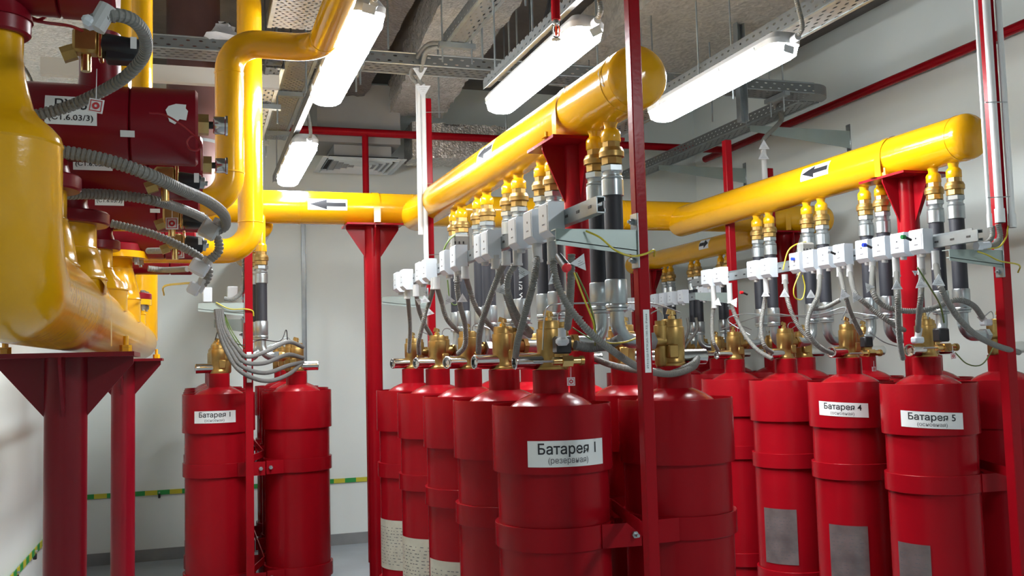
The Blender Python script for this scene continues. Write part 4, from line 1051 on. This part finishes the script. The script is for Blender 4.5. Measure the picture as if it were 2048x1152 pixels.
conduit('corrugated conduit from the seventh right-rail box', [(1570, 560, 4.35), (1575, 600, 4.3), (1590, 640, 4.25), (1615, 675, 4.2), (1650, 700, 4.1)], r=.0115, rl='r')
conduit('corrugated conduit from the ninth right-rail box to the third pressure switch', [(1533, 580, 4.7), (1528, 610, 4.65), (1522, 650, 4.6), (1528, 690, 4.55), (1545, 705, 4.6)], r=.012, rl='r')
conduit('corrugated conduit from the tenth right-rail box slanting right', [(1460, 600, 5.0), (1470, 630, 5.0), (1490, 670, 4.9), (1515, 700, 4.8), (1545, 718, 4.7)], r=.0125, rl='r')
conduit('corrugated conduit at the far end of the right rail', [(1428, 610, 5.2), (1424, 640, 5.2), (1426, 680, 5.1), (1436, 702, 5.15)], r=.0115, rl='r')
conduit('short conduit behind the fifth tag on the right rail', [(1620, 618, 4.0), (1650, 615, 3.95), (1680, 600, 3.9)], r=.011, ripple=.0006)
# back right
for i, (x, s) in enumerate(((1360, 0), (1375, -8), (1392, -20), (1345, 12), (1255, 5))):
    conduit('thin grey conduit below the back right rail, %s one' % ('second from the right', 'third from the right', 'rightmost', 'fourth from the right', 'leftmost')[i], [(x, 635, 6.8), (x+2, 660, 6.8), (x+s, 690, 6.9), (x+s-4, 712, 7.0)], r=.012, ripple=.0006, grp='thin conduits below the back right rail')
# left battery
for i, (dx, ey) in enumerate(((0, 758), (8, 742), (16, 722), (26, 700))):
    conduit('grey conduit in the bundle hanging at the left battery, %s of four' % ORD[i], [(432+dx*.4, 618, 5.75), (438+dx*.5, 660, 5.75), (452+dx, 700, 5.75), (480+dx*.6, 742-dx*1.1, 5.7), (530, ey+4, 5.78), (575, ey-8-dx*.3, 5.9), (606, 724 if i < 2 else ey-6, 6.05)], r=.0125, ripple=.0005, m='conduit_dark')
conduit('grey conduit rising beside the left battery post', [(488, 500, 5.82), (487, 560, 5.82), (482, 585, 5.82), (465, 598, 5.82), (448, 597, 5.82)], r=.013, ripple=.0015)
# conduits on the valve station 
conduit('thick corrugated conduit looping round the black coil at top left', [(40, 238, 2.05), (90, 226, 2.05), (140, 212, 2.04), (205, 182, 2.0), (255, 150, 1.95), (288, 110, 1.9), (290, 72, 1.82), (268, 42, 1.75), (232, 30, 1.72), (196, 38, 1.72), (184, 44, 1.72)], r=.0120, pitch=.0095, ripple=.0022)
conduit('corrugated conduit crossing the second valve to the tee fitting', [(90, 300, 2.16), (160, 309, 2.16), (230, 325, 2.16), (300, 350, 2.18), (360, 378, 2.3), (415, 402, 2.5), (447, 428, 2.7), (450, 452, 2.85), (430, 462, 2.85)], r=.0145, pitch=.010, ripple=.0022)
conduit('corrugated conduit crossing the third valve', [(120, 389, 2.5), (190, 388, 2.55), (250, 392, 2.58), (310, 402, 2.6), (370, 420, 2.8), (410, 440, 3.0), (432, 468, 3.0), (438, 500, 3.0), (420, 520, 3.0)], r=.0135, pitch=.010, ripple=.0022)
conduit('corrugated conduit crossing below the third valve', [(222, 447, 3.3), (265, 457, 3.3), (310, 470, 3.3), (360, 492, 3.3), (400, 515, 3.3), (418, 540, 3.3), (412, 562, 3.3), (398, 573, 3.3)], r=.0135, pitch=.011, ripple=.0022)
conduit('short grey conduit below the fourth valve', [(296, 537, 4.4), (330, 540, 4.4), (375, 538, 4.2)], r=.013, ripple=.001)
conduit('short conduit joining the fourth flange to the long conduit', [(296, 502, 4.2), (330, 500, 4.1), (348, 486, 3.9)], r=.013, ripple=.001)
for (x, y, Y, sx, sz, lb) in ((178, 45, 1.72, .022, .018, 'white end fitting of the looping conduit'), (418, 460, 2.85, .05, .05, 'grey tee fitting where two conduits meet'), (398, 535, 3.05, .055, .045, 'pale grey box fitting below the tee'), (388, 577, 3.3, .04, .04, 'small pale connector at the end of the lowest conduit')):
    p = P3((x, y, Y)); b = MB(); b.box(p, (sx, .035, sz), 'white_plastic' if sx != .05 else 'grey_plastic', bev=.006, M=Matrix.Rotation(.5, 3, 'Y')); b.cyl(p+V(.01, 0, -.01), p+V(.03, 0, .03), .016, 'grey_plastic', 12)
    tag(b.build('conduit_fitting', smooth=False), lb, 'fitting')
# post conduits (centre rear post)
xr = at(848, 350, Y=5.80).x
for i, dx in enumerate((-.018, .014)):
    b = MB(); q = at(848, 170, Y=5.8).z; x = xr-.012+dx
    b.cyl((x, 5.79, at(848, 470+50*i, Y=5.8).z), (x, 5.79, q), .0155, 'pipe_white', 16)
    tag(b.build('white_conduit_pipe'), 'straight white conduit pipe on the rear centre post, %s one' % ('left', 'right')[i], 'conduit')
    conduit('grey conduit curving from the tray end down to the rear centre post, %s one' % ('outer', 'inner')[i], [V(1.40+.02*i, 5.42, 3.52-.02*i), V(1.33, 5.5, 3.53-.03*i), V(xr-.06+.03*i, 5.65, 3.50-.04*i), V(xr-.06+dx+.02*i, 5.76, 3.42-.03*i), V(x, 5.79, q)], r=.014, ripple=.001)
# conduits at the right post
for i, (px, w_) in enumerate(((1964, .0085), (1985, .0165), (2009, .013))):
    p = at(px, 200, Y=3.24); zend = at(px, (455, 445, 455)[i], Y=3.24).z
    b = MB(); b.cyl((p.x, 3.24, zend), (p.x, 3.24, ZC), w_, 'pipe_white', 18); b.cyl((p.x, 3.24, zend-.0), (p.x, 3.24, zend+.06), w_*1.25, 'pipe_white', 18)
    tag(b.build('white_conduit_pipe'), 'white vertical conduit pipe at the right edge post, %s of three' % ('thin leftmost', 'thick middle', 'rightmost')[i], 'conduit')
conduit('corrugated conduit bending from the thick white pipe to the rail end', [(1996, 448, 3.24), (2000, 470, 3.24), (1995, 485, 3.24), (1980, 492, 3.22), (1965, 492, 3.2)], r=.013)
conduit('grey bend below the thin leftmost white pipe', [(1984, 452, 3.26), (1985, 470, 3.26), (1976, 484, 3.26), (1958, 490, 3.24)], r=.011, ripple=.0006)
b = MB(); b.cyl(P3((1962, 492, 3.2)), P3((1978, 490, 3.2)), .015, 'white_plastic', 16); b.hexa(P3((1952, 492, 3.2)), P3((1962, 492, 3.2)), .02, 'white_plastic'); tag(b.build('conduit_fitting'), 'white nut fitting at the near end of the right rail', 'fitting')
b = MB(); p = at(1529, 340, Y=6.33); z0 = at(1529, 300, Y=6.33).z; b.cyl((p.x, 6.33, 2.2), (p.x, 6.33, z0), .022, 'pipe_white', 16); tag(b.build('white_conduit_pipe'), 'white conduit pipe beside the short red post above the right manifold', 'conduit')
conduit('grey conduit bending from the wall tray down to the white pipe', [V(4.20, 6.0, 3.50), V(4.12, 6.1, 3.5), V(p.x+.12, 6.25, 3.42), V(p.x+.01, 6.33, 3.28), V(p.x, 6.33, z0)], r=.018, ripple=.001)
for X, y, q in ((1.575, 3.55, 'the centre lamp'), (.66, 3.58, 'the left lamp'), (2.52, 3.53, 'the rightmost lamp'), (.675, 5.9, 'the farthest small lamp')):
    conduit('grey cable bend entering the near end of %s' % q, [V(X, y, 3.03), V(X, y-.03, 3.06), V(X-.01, y-.02, 3.15), V(X-.03, y, 3.3)], r=.011, ripple=.001, grp='cable bends at the lamps')
for px, py, Y, rz, lb in ((738, 18, 3.5, .2, 'white paper tag at the near end of the left lamp'), (1192, 62, 3.5, -.5, 'white paper tag at the near end of the centre lamp'), (1578, 98, 3.5, .2, 'white paper tag at the near end of the rightmost lamp')):
    p = P3((px, py, Y)); b = MB(); b.box(p, (.05, .002, .035), 'tag', M=Matrix.Rotation(rz, 3, 'Y')); tag(b.build('paper_tag', smooth=False), lb, 'tag')

# ------------------------------------------------------------------ hanging triangle tags
def tri_tag(px, py, Y, s, rot, lb):
    c = P3((px, py, Y)); P = []
    for a in (90, 210, 330):
        P.append((s*math.cos(rad(a+rot)), s*math.sin(rad(a+rot))))
    yaw = .25; ux = Vector((math.cos(yaw), -math.sin(yaw), 0))
    nrm = Vector((-math.sin(yaw), -math.cos(yaw), 0))
    b = MB(); b.prism([c+ux*x+V(0, 0, z) for x, z in P], nrm*.0012, 'tag')
    rnd = random.Random(int(px))
    for k in range(3):
        z = -s*.28+k*s*.2; wd = s*(.45-.16*k)
        cc = c+nrm*.0018
        R = Matrix.Rotation(rad(rot), 3, nrm*-1)
        q = [cc+R @ (ux*(-wd)+V(0, 0, z)), cc+R @ (ux*wd+V(0, 0, z)), cc+R @ (ux*wd+V(0, 0, z+.0013)), cc+R @ (ux*(-wd)+V(0, 0, z+.0013))]
        b.add(q, [(0, 1, 2, 3)], 'ink_soft')
    o = b.build('triangle_tag', smooth=False); tag(o, lb, 'tag', 'white triangular tags on the conduits'); return o
TT = [(1046, 545, 2.85, .035, 30, 'below the third box'), (1160, 525, 2.7, .042, -25, 'nearest one beside the red-tipped cap'), (1107, 560, 2.75, .03, 10, 'below the nearest box'), (1003, 580, 3.2, .034, -20, 'before the black hose with lettering'),
      (898, 600, 3.8, .036, 20, 'under the fifth box'), (850, 600, 4.4, .034, 10, 'under the seventh box'), (838, 602, 4.8, .03, 180, 'pointing down under the ninth box'), (925, 598, 3.9, .034, 0, 'under the sixth box'), (860, 625, 4.5, .03, 15, 'lower one under the eighth box'),
      (1569, 588, 4.3, .042, 0, 'at the eighth right box'), (1531, 588, 4.6, .038, 0, 'at the ninth right box'), (1622, 590, 4.0, .038, 0, 'at the seventh right box'), (1688, 590, 3.7, .042, 20, 'at the fifth right box'), (1712, 595, 3.65, .04, 30, 'beside the fifth right box'),
      (1738, 575, 3.5, .036, 35, 'behind the fourth right box'), (1794, 572, 3.25, .038, 0, 'at the second right box'), (1842, 568, 3.12, .04, 5, 'at the nearest right box'), (1877, 563, 2.98, .042, -5, 'nearest the post at the right edge'),
      (1435, 605, 5.0, .04, -10, 'at the farthest right box'), (1468, 605, 4.9, .045, -35, 'at the eleventh right box'), (1835-5, 545, 3.3, .02, 180, 'tiny one pointing down')]
for px, py, Y, s, r_, lb in TT: tri_tag(px, py, Y, s*.72, r_, 'white triangular tag %s' % lb)
for i, (px, py, Y) in enumerate(((840, 143, 5.7), (846, 180, 5.72))): tri_tag(px, py, Y, .055, 180, 'white triangular tag on the conduits above the rear centre post, %s' % ('upper', 'lower')[i])
for i, (px, py) in enumerate(((1528, 292), (1527, 312))): tri_tag(px, py, 6.28, .05, 0, 'white triangular tag above the short red post, %s' % ('upper', 'lower')[i])

# ------------------------------------------------------------------ square tags with red ring
def ring_tag(px, py, Y, s, rot, lb, up=.06):
    c = P3((px, py, Y)); t = thing('ring_tag', lb, 'tag', tuple(c), 'square tags with a red ring')
    yaw = .1; ux = Vector((math.cos(yaw), -math.sin(yaw), 0)); uz = V(0, 0, 1); nr = Vector((-math.sin(yaw), -math.cos(yaw), 0)); R = Matrix.Rotation(rot, 3, nr)
    def f(x, y, l): return c+R @ (ux*x+uz*y)+nr*l
    b = MB(); h = s/2; b.prism([f(-h, -h, 0), f(h, -h, 0), f(h, h, 0), f(-h, h, 0)], nr*.0015, 'tag')
    e = h*.8; i_ = h*.68
    for P in ((-e, -e, e, -i_), (-e, i_, e, e), (-e, -i_, -i_, i_), (i_, -i_, e, i_)): b.add([f(P[0], P[1], .0022), f(P[2], P[1], .0022), f(P[2], P[3], .0022), f(P[0], P[3], .0022)], [(0, 1, 2, 3)], 'tag_red')
    vs = []; n = 20
    for k in range(n): a = 2*PI*k/n; vs += [f(math.cos(a)*h*.52, math.sin(a)*h*.52, .0022), f(math.cos(a)*h*.2, math.sin(a)*h*.2, .0022)]
    b.add(vs, [(2*k, 2*((k+1) % n), 2*((k+1) % n)+1, 2*k+1) for k in range(n)], 'tag_red'); b.build('plate', t, smooth=False)
    b = MB(); b.tube([c+V(0, 0, h), c+V(.001, 0, h+up)], .0009, 'tag', 5); b.build('cord', t)
    return t
ring_tag(192, 212, 1.94, .0265, -.15, 'square tag with red ring hanging before the largest valve', .058)
ring_tag(344, 447, 2.9, .034, .02, 'square tag with red ring hanging before the third valve', .06)
ring_tag(357, 506, 3.4, .036, .05, 'square tag with red ring before the fourth valve', .05)
ring_tag(1142, 763, 3.1, .028, .0, 'square tag with red ring on the nearest centre valve', .035)
ring_tag(1748, 738, 4.1, .022, .0, 'square tag with red ring between two right cylinders', .03)
ring_tag(1906, 712, 3.4, .026, .1, 'square tag with red ring at the right battery valve', .03)

# ------------------------------------------------------------------ pilot coils
def coil(px, py, Y, lb, d=(1, 0, -.12), L=.07, r=.026, brass=True, white=None, s=1.0):
    c = P3((px, py, Y)); t = thing('solenoid_coil', lb, 'solenoid', tuple(c)); d = Vector(d).normalized()
    b = MB(); b.lathe(c-d*L/2, d, [(r*.9, 0), (r, .004), (r, L-.004), (r*.92, L)], 'coil_black', 22); b.box(c+V(0, 0, -r*.5), (L*.8, r*1.7, r*1.3), 'coil_black', bev=.004); b.build('coil_body', t)
    b = MB(); b.lathe(c+d*L/2, d, [(r*.75, 0), (r*.75, .01), (r*.3, .012), (r*.3, .018)], 'zinc', 16); b.build('coil_cap', t)
    if brass:
        q = c-d*(L/2+.03); b = MB(); b.box(q, (.05, .04, .05), 'brass', bev=.006); b.cyl(q+V(0, 0, -.025), q+V(0, 0, -.06), .010, 'brass_shiny', 12); b.hexa(q+V(-.02, 0, -.02), q+V(-.045, 0, -.03), .017, 'brass'); b.box(q+V(.028, 0, .0), (.008, .045, .07), 'brass_shiny', bev=.002); b.build('pilot_valve', t)
    b = MB(); b.box(c+d*L*.33+V(0, -r*1.02, r*.35), (.012, .002, .024), 'paper'); b.build('coil_label', t)
    return t
coil(243, 98, 2.1, 'black solenoid coil with brass pilot valve at top left', L=.075)
coil(378, 362, 2.55, 'black solenoid coil at the end of the second valve', L=.055, r=.02)
coil(386, 438, 3.0, 'black solenoid coil near the tee fitting', L=.06, r=.024)
coil(388, 488, 3.4, 'black solenoid coil before the fourth valve', L=.06, r=.026)
def coil2(px, py, Y, lb, k=1.0, white=True):
    c = P3((px, py, Y)); t = thing('solenoid_coil', lb, 'solenoid', tuple(c))
    b = MB(); b.box(c, (.055*k, .05*k, .06*k), 'coil_black', bev=.006); b.build('coil_body', t)
    if white:
        b = MB(); w0 = c+V(-.012, -.035, .012); b.box(w0, (.042, .04, .03), 'white_plastic', bev=.01); b.cyl(w0+V(0, 0, .012), w0+V(0, 0, .045), .014, 'white_plastic', 14); b.build('plug', t)
    b = MB(); q = c+V(.01, -.012, -.055); b.cyl(q+V(-.05, 0, 0), q+V(.05, 0, 0), .014, 'brass_shiny', 14); b.hexa(q+V(-.018, 0, 0), q+V(.02, 0, 0), .021, 'brass_shiny'); b.cyl(q+V(.05, 0, 0), q+V(.062, 0, 0), .017, 'brass', 12); b.cyl(q+V(-.12, 0, 0), q+V(-.05, 0, 0), .004, 'zinc', 8); b.build('pilot_valve', t)
    return t
coil2(1124, 690, 3.1, 'black coil with white plug beside the nearest centre valve')
coil2(1882, 670, 3.45, 'black coil with brass pilot valve at the nearest right cylinder', white=False)
coil2(1733, 684, 4.0, 'black coil with brass pilot valve at the second right cylinder', .9, white=False)
for (x, y, Y, lb, up) in ((1835, 680, 3.35, 'white plug connector at the nearest right pressure switch', V(.012, 0, .05)), (1972, 645, 3.36, 'white plug connector tilted at the far right valve', V(-.035, 0, .035))):
    p = P3((x, y, Y)); b = MB(); b.box(p, (.045, .04, .028), 'white_plastic', bev=.006); b.cyl(p, p+up, .014, 'grey_plastic', 14); tag(b.build('plug_connector', smooth=False), lb, 'connector')
# red tipped black cap near the bracket
t = thing('dust_cap', 'black cap with a bright red end hanging under the near bracket', 'cap', tuple(P3((1125, 525, 2.66))))
b = MB(); a, c = P3((1117, 512, 2.68)), P3((1133, 535, 2.62)); b.cyl(a, c, .011, 'coil_black', 18, r2=.0145); b.build('cap_body', t)
b = MB(); d = (c-a).normalized(); b.lathe(c, d, [(.015, 0), (.015, .003), (.012, .006), (.004, .008)], 'red_plastic', 20); b.build('cap_end', t)
for px, py, Y, m, lb in ((1730, 490, 3.6, 'blue_plastic', 'blue tipped wire clip above the third right box'), (1587, 518, 4.3, 'blue_plastic', 'blue tipped wire clip above the seventh right box'), (1808, 474, 3.3, 'green_plastic', 'green tipped wire clip above the nearest right boxes'), (1658, 503, 3.9, 'white_plastic', 'white tipped wire clip above the fifth right box'), (1484, 585, 4.9, 'red_plastic', 'red tipped wire clip below the right rail')):
    p = P3((px, py, Y)); b = MB(); b.cyl(p+V(-.012, 0, .0), p+V(.004, 0, 0), .009, m, 12); b.cyl(p+V(.004, 0, 0), p+V(.035, 0, -.012), .006, 'wire_black', 8); tag(b.build('wire_clip'), lb, 'clip')
# wires
def wire(lb, pts, m, r=.0028): return conduit(lb, pts, r, 0, m, name='wire', cat='wire', n=6)
wire('green and yellow earth wire curving along the near bracket to the post', [(1172, 462, 2.66), (1200, 475, 2.63), (1230, 500, 2.62), (1262, 512, 2.62), (1290, 508, 2.62), (1308, 500, 2.64), (1308, 512, 2.68)], 'wire_yellow', .0033)
wire('green earth wire dropping from the near tag', [(1148, 545, 2.7), (1165, 590, 2.7), (1185, 640, 2.7), (1192, 668, 2.75), (1215, 685, 2.8), (1250, 684, 2.85), (1275, 675, 2.95)], 'wire_yellow', .003)
wire('second dark green earth wire beside it', [(1152, 545, 2.72), (1175, 595, 2.72), (1190, 650, 2.72), (1190, 690, 2.9)], 'wire_green', .003)
wire('earth wire from the nearest valve plug', [(1145, 655, 3.0), (1165, 668, 3.0), (1185, 680, 3.0)], 'wire_green', .0025)
wire('earth wires standing up behind the centre rail', [(886, 525, 4.3), (888, 500, 4.3), (900, 478, 4.3), (915, 470, 4.35), (930, 478, 4.4)], 'wire_green', .004)
wire('green wire looping below the centre rail', [(895, 560, 4.2), (900, 600, 4.2), (912, 610, 4.2), (925, 590, 4.2)], 'wire_green', .003)
wire('yellow wire arching above the right rail', [(1566, 540, 4.4), (1575, 505, 4.4), (1590, 490, 4.4), (1612, 484, 4.4)], 'wire_yellow', .004)
wire('coiled yellow earth wire below the right rail', [(1600, 545, 4.2), (1588, 575, 4.2), (1590, 595, 4.2), (1604, 598, 4.2), (1610, 575, 4.2), (1605, 550, 4.2)], 'wire_yellow', .0032)
wire('earth wire from the right rail end bending round the post', [(1955, 503, 3.2), (1975, 510, 3.2), (2000, 522, 3.2), (2038, 530, 3.22), (2036, 545, 3.26)], 'wire_yellow', .0033)
wire('earth wire rising from the right rail end into the white pipe', [(1975, 497, 3.2), (1998, 494, 3.2), (2012, 475, 3.22), (2016, 452, 3.24)], 'wire_yellow', .0033)
wire('green wire slanting down to the nearest right valve', [(1835, 535, 3.1), (1860, 575, 3.15), (1880, 610, 3.3), (1888, 645, 3.4)], 'wire_green', .0035)
wire('green wire sagging below the right valves', [(1910, 705, 3.4), (1935, 728, 3.4), (1965, 728, 3.4), (1990, 690, 3.5)], 'wire_green', .0028)
wire('dark wire between the second and nearest right valves', [(1740, 665, 3.9), (1770, 685, 3.8), (1805, 695, 3.6)], 'wire_black', .0025)
wire('thin steel pilot tube running across above the centre valves', [(1085, 700, 3.15), (1088, 640, 3.15), (1098, 612, 3.15), (1140, 607, 3.15), (1250, 606, 3.2), (1310, 608, 3.3), (1360, 625, 3.4)], 'zinc', .003)
wire('thin steel pilot tube running across above the right valves', [(1500, 670, 4.9), (1455, 640, 5.0), (1490, 628, 4.9), (1560, 632, 4.5), (1640, 628, 4.1), (1690, 615, 3.95), (1683, 640, 3.9)], 'zinc', .0032)
wire('second thin steel pilot tube twisted with the first', [(1440, 660, 5.2), (1480, 645, 5.0), (1540, 628, 4.6), (1620, 635, 4.2), (1700, 625, 3.9), (1790, 640, 3.6)], 'zinc', .0028)
wire('thin dark wire tangle above the left battery', [(430, 680, 5.9), (440, 660, 5.9), (470, 685, 5.8), (490, 690, 5.78), (520, 680, 5.9), (560, 682, 6.05), (572, 660, 6.1), (575, 680, 6.1)], 'wire_black', .003)
wire('yellow earth wire on the bracket of the left battery', [(432, 605, 5.77), (460, 618, 5.76), (490, 618, 5.76), (505, 622, 5.77), (507, 632, 5.78)], 'wire_yellow', .004)
for i in range(3): wire('pale green wire hanging at the left battery, %s of three' % ('left', 'middle', 'right')[i], [(448, 625, 5.8), (455+4*i, 660, 5.8), (470+6*i, 690, 5.8), (485+4*i, 715-8*i, 5.85)], 'wire_green', .003).__setitem__('group', 'pale green wires at the left battery')
wire('black and yellow earth wire at the last yellow flange', [(392, 566, 3.4), (365, 567, 3.6), (328, 573, 4.2), (328, 590, 5.0)], 'wire_yellow', .0042)
wire('red lacquered copper tube curling on the cap of the largest valve', [(298, 226, 2.2), (330, 230, 2.2), (370, 255, 2.2), (400, 285, 2.2), (396, 300, 2.2), (380, 298, 2.2), (374, 284, 2.2), (384, 272, 2.2), (398, 278, 2.2), (404, 296, 2.2), (404, 340, 2.4)], 'copper_red', .0022)
wire('red lacquered copper tube looping under the corner valve', [(90, 10, 2.0), (92, 30, 2.0), (75, 40, 2.0), (56, 28, 2.0), (60, 5, 2.0), (58, 35, 2.0), (90, 45, 2.0), (140, 52, 2.05), (178, 68, 2.1)], 'copper_red', .0035)
# perforated switch plates behind the boxes
for px, py, Y, lb in ((920, 495, 4.35, 'grey perforated plate box standing behind the centre rail'), (1612, 508, 4.3, 'pale perforated plate box standing behind the right rail')):
    p = P3((px, py, Y)); b = MB(); b.box(p, (.085, .05, .12), 'conduit', bev=.01)
    for k in range(6): b.box(p+V(-.03+.02*(k % 3), -.026, .02-.03*(k//3)), (.006, .002, .012), 'wire_black')
    tag(b.build('switch_box', smooth=False), lb, 'box')
# hose lettering
h1 = [h for h in bpy.data.objects if h.get('label', '').startswith('black rubber hose from the third nozzle pair of the near manifold, turning right')][0]
tv, tf = text_shape('2 R2AT 1 1/2 WP', .1, .001); tv = fit(tv, .27, .015, 0, 0, rot=1)
va = math.atan2(-pc[4], -1.45)-.1
b = MB(); b.add([Vector((1.45+math.cos(va-v.x/.0345)*.0353, pc[4]+math.sin(va-v.x/.0345)*.0353, 2.03-v.y)) for v in tv], tf, 'paper')
b.build('lettering', h1)
# tape scrap on the manifold end
b = MB(); P = [(0, .06), (.02, .05), (.015, 0), (-.02, -.05), (-.035, -.06), (-.03, -.03), (-.012, 0)]
vs = []
for x, y in P:
    th = .25+y/.11; vs.append(Vector((1.45-math.cos(th)*.1125, 3.03+x, zm1(3.03)+math.sin(th)*.1125)))
b.add(vs+[sum(vs, Vector())/len(vs)+V(-.002, 0, 0)], [(i, (i+1) % len(P), len(P)) for i in range(len(P))], 'tape'); tag(b.build('tape_scrap'), 'scrap of pale masking tape on the end of the near manifold', 'tape')
# cable ties on the posts
for px, py, Y, w_, lb in ((868, 226, 5.83, .10, 'upper wire tie round the rear centre post'), (868, 368, 5.83, .10, 'middle wire tie round the rear centre post'), (868, 510, 5.83, .10, 'lower wire tie round the rear centre post'), (1985, 207, 3.24, .1, 'upper wire tie round the post at the right edge'), (1990, 396, 3.24, .1, 'lower wire tie round the post at the right edge')):
    p = P3((px, py, Y)); b = MB(); b.tube([p+V(-w_*.6, -.02, -.004), p+V(0, -.024, 0), p+V(w_*.6, -.02, .004)], .0022, 'zinc', 6); tag(b.build('wire_tie'), lb, 'tie')
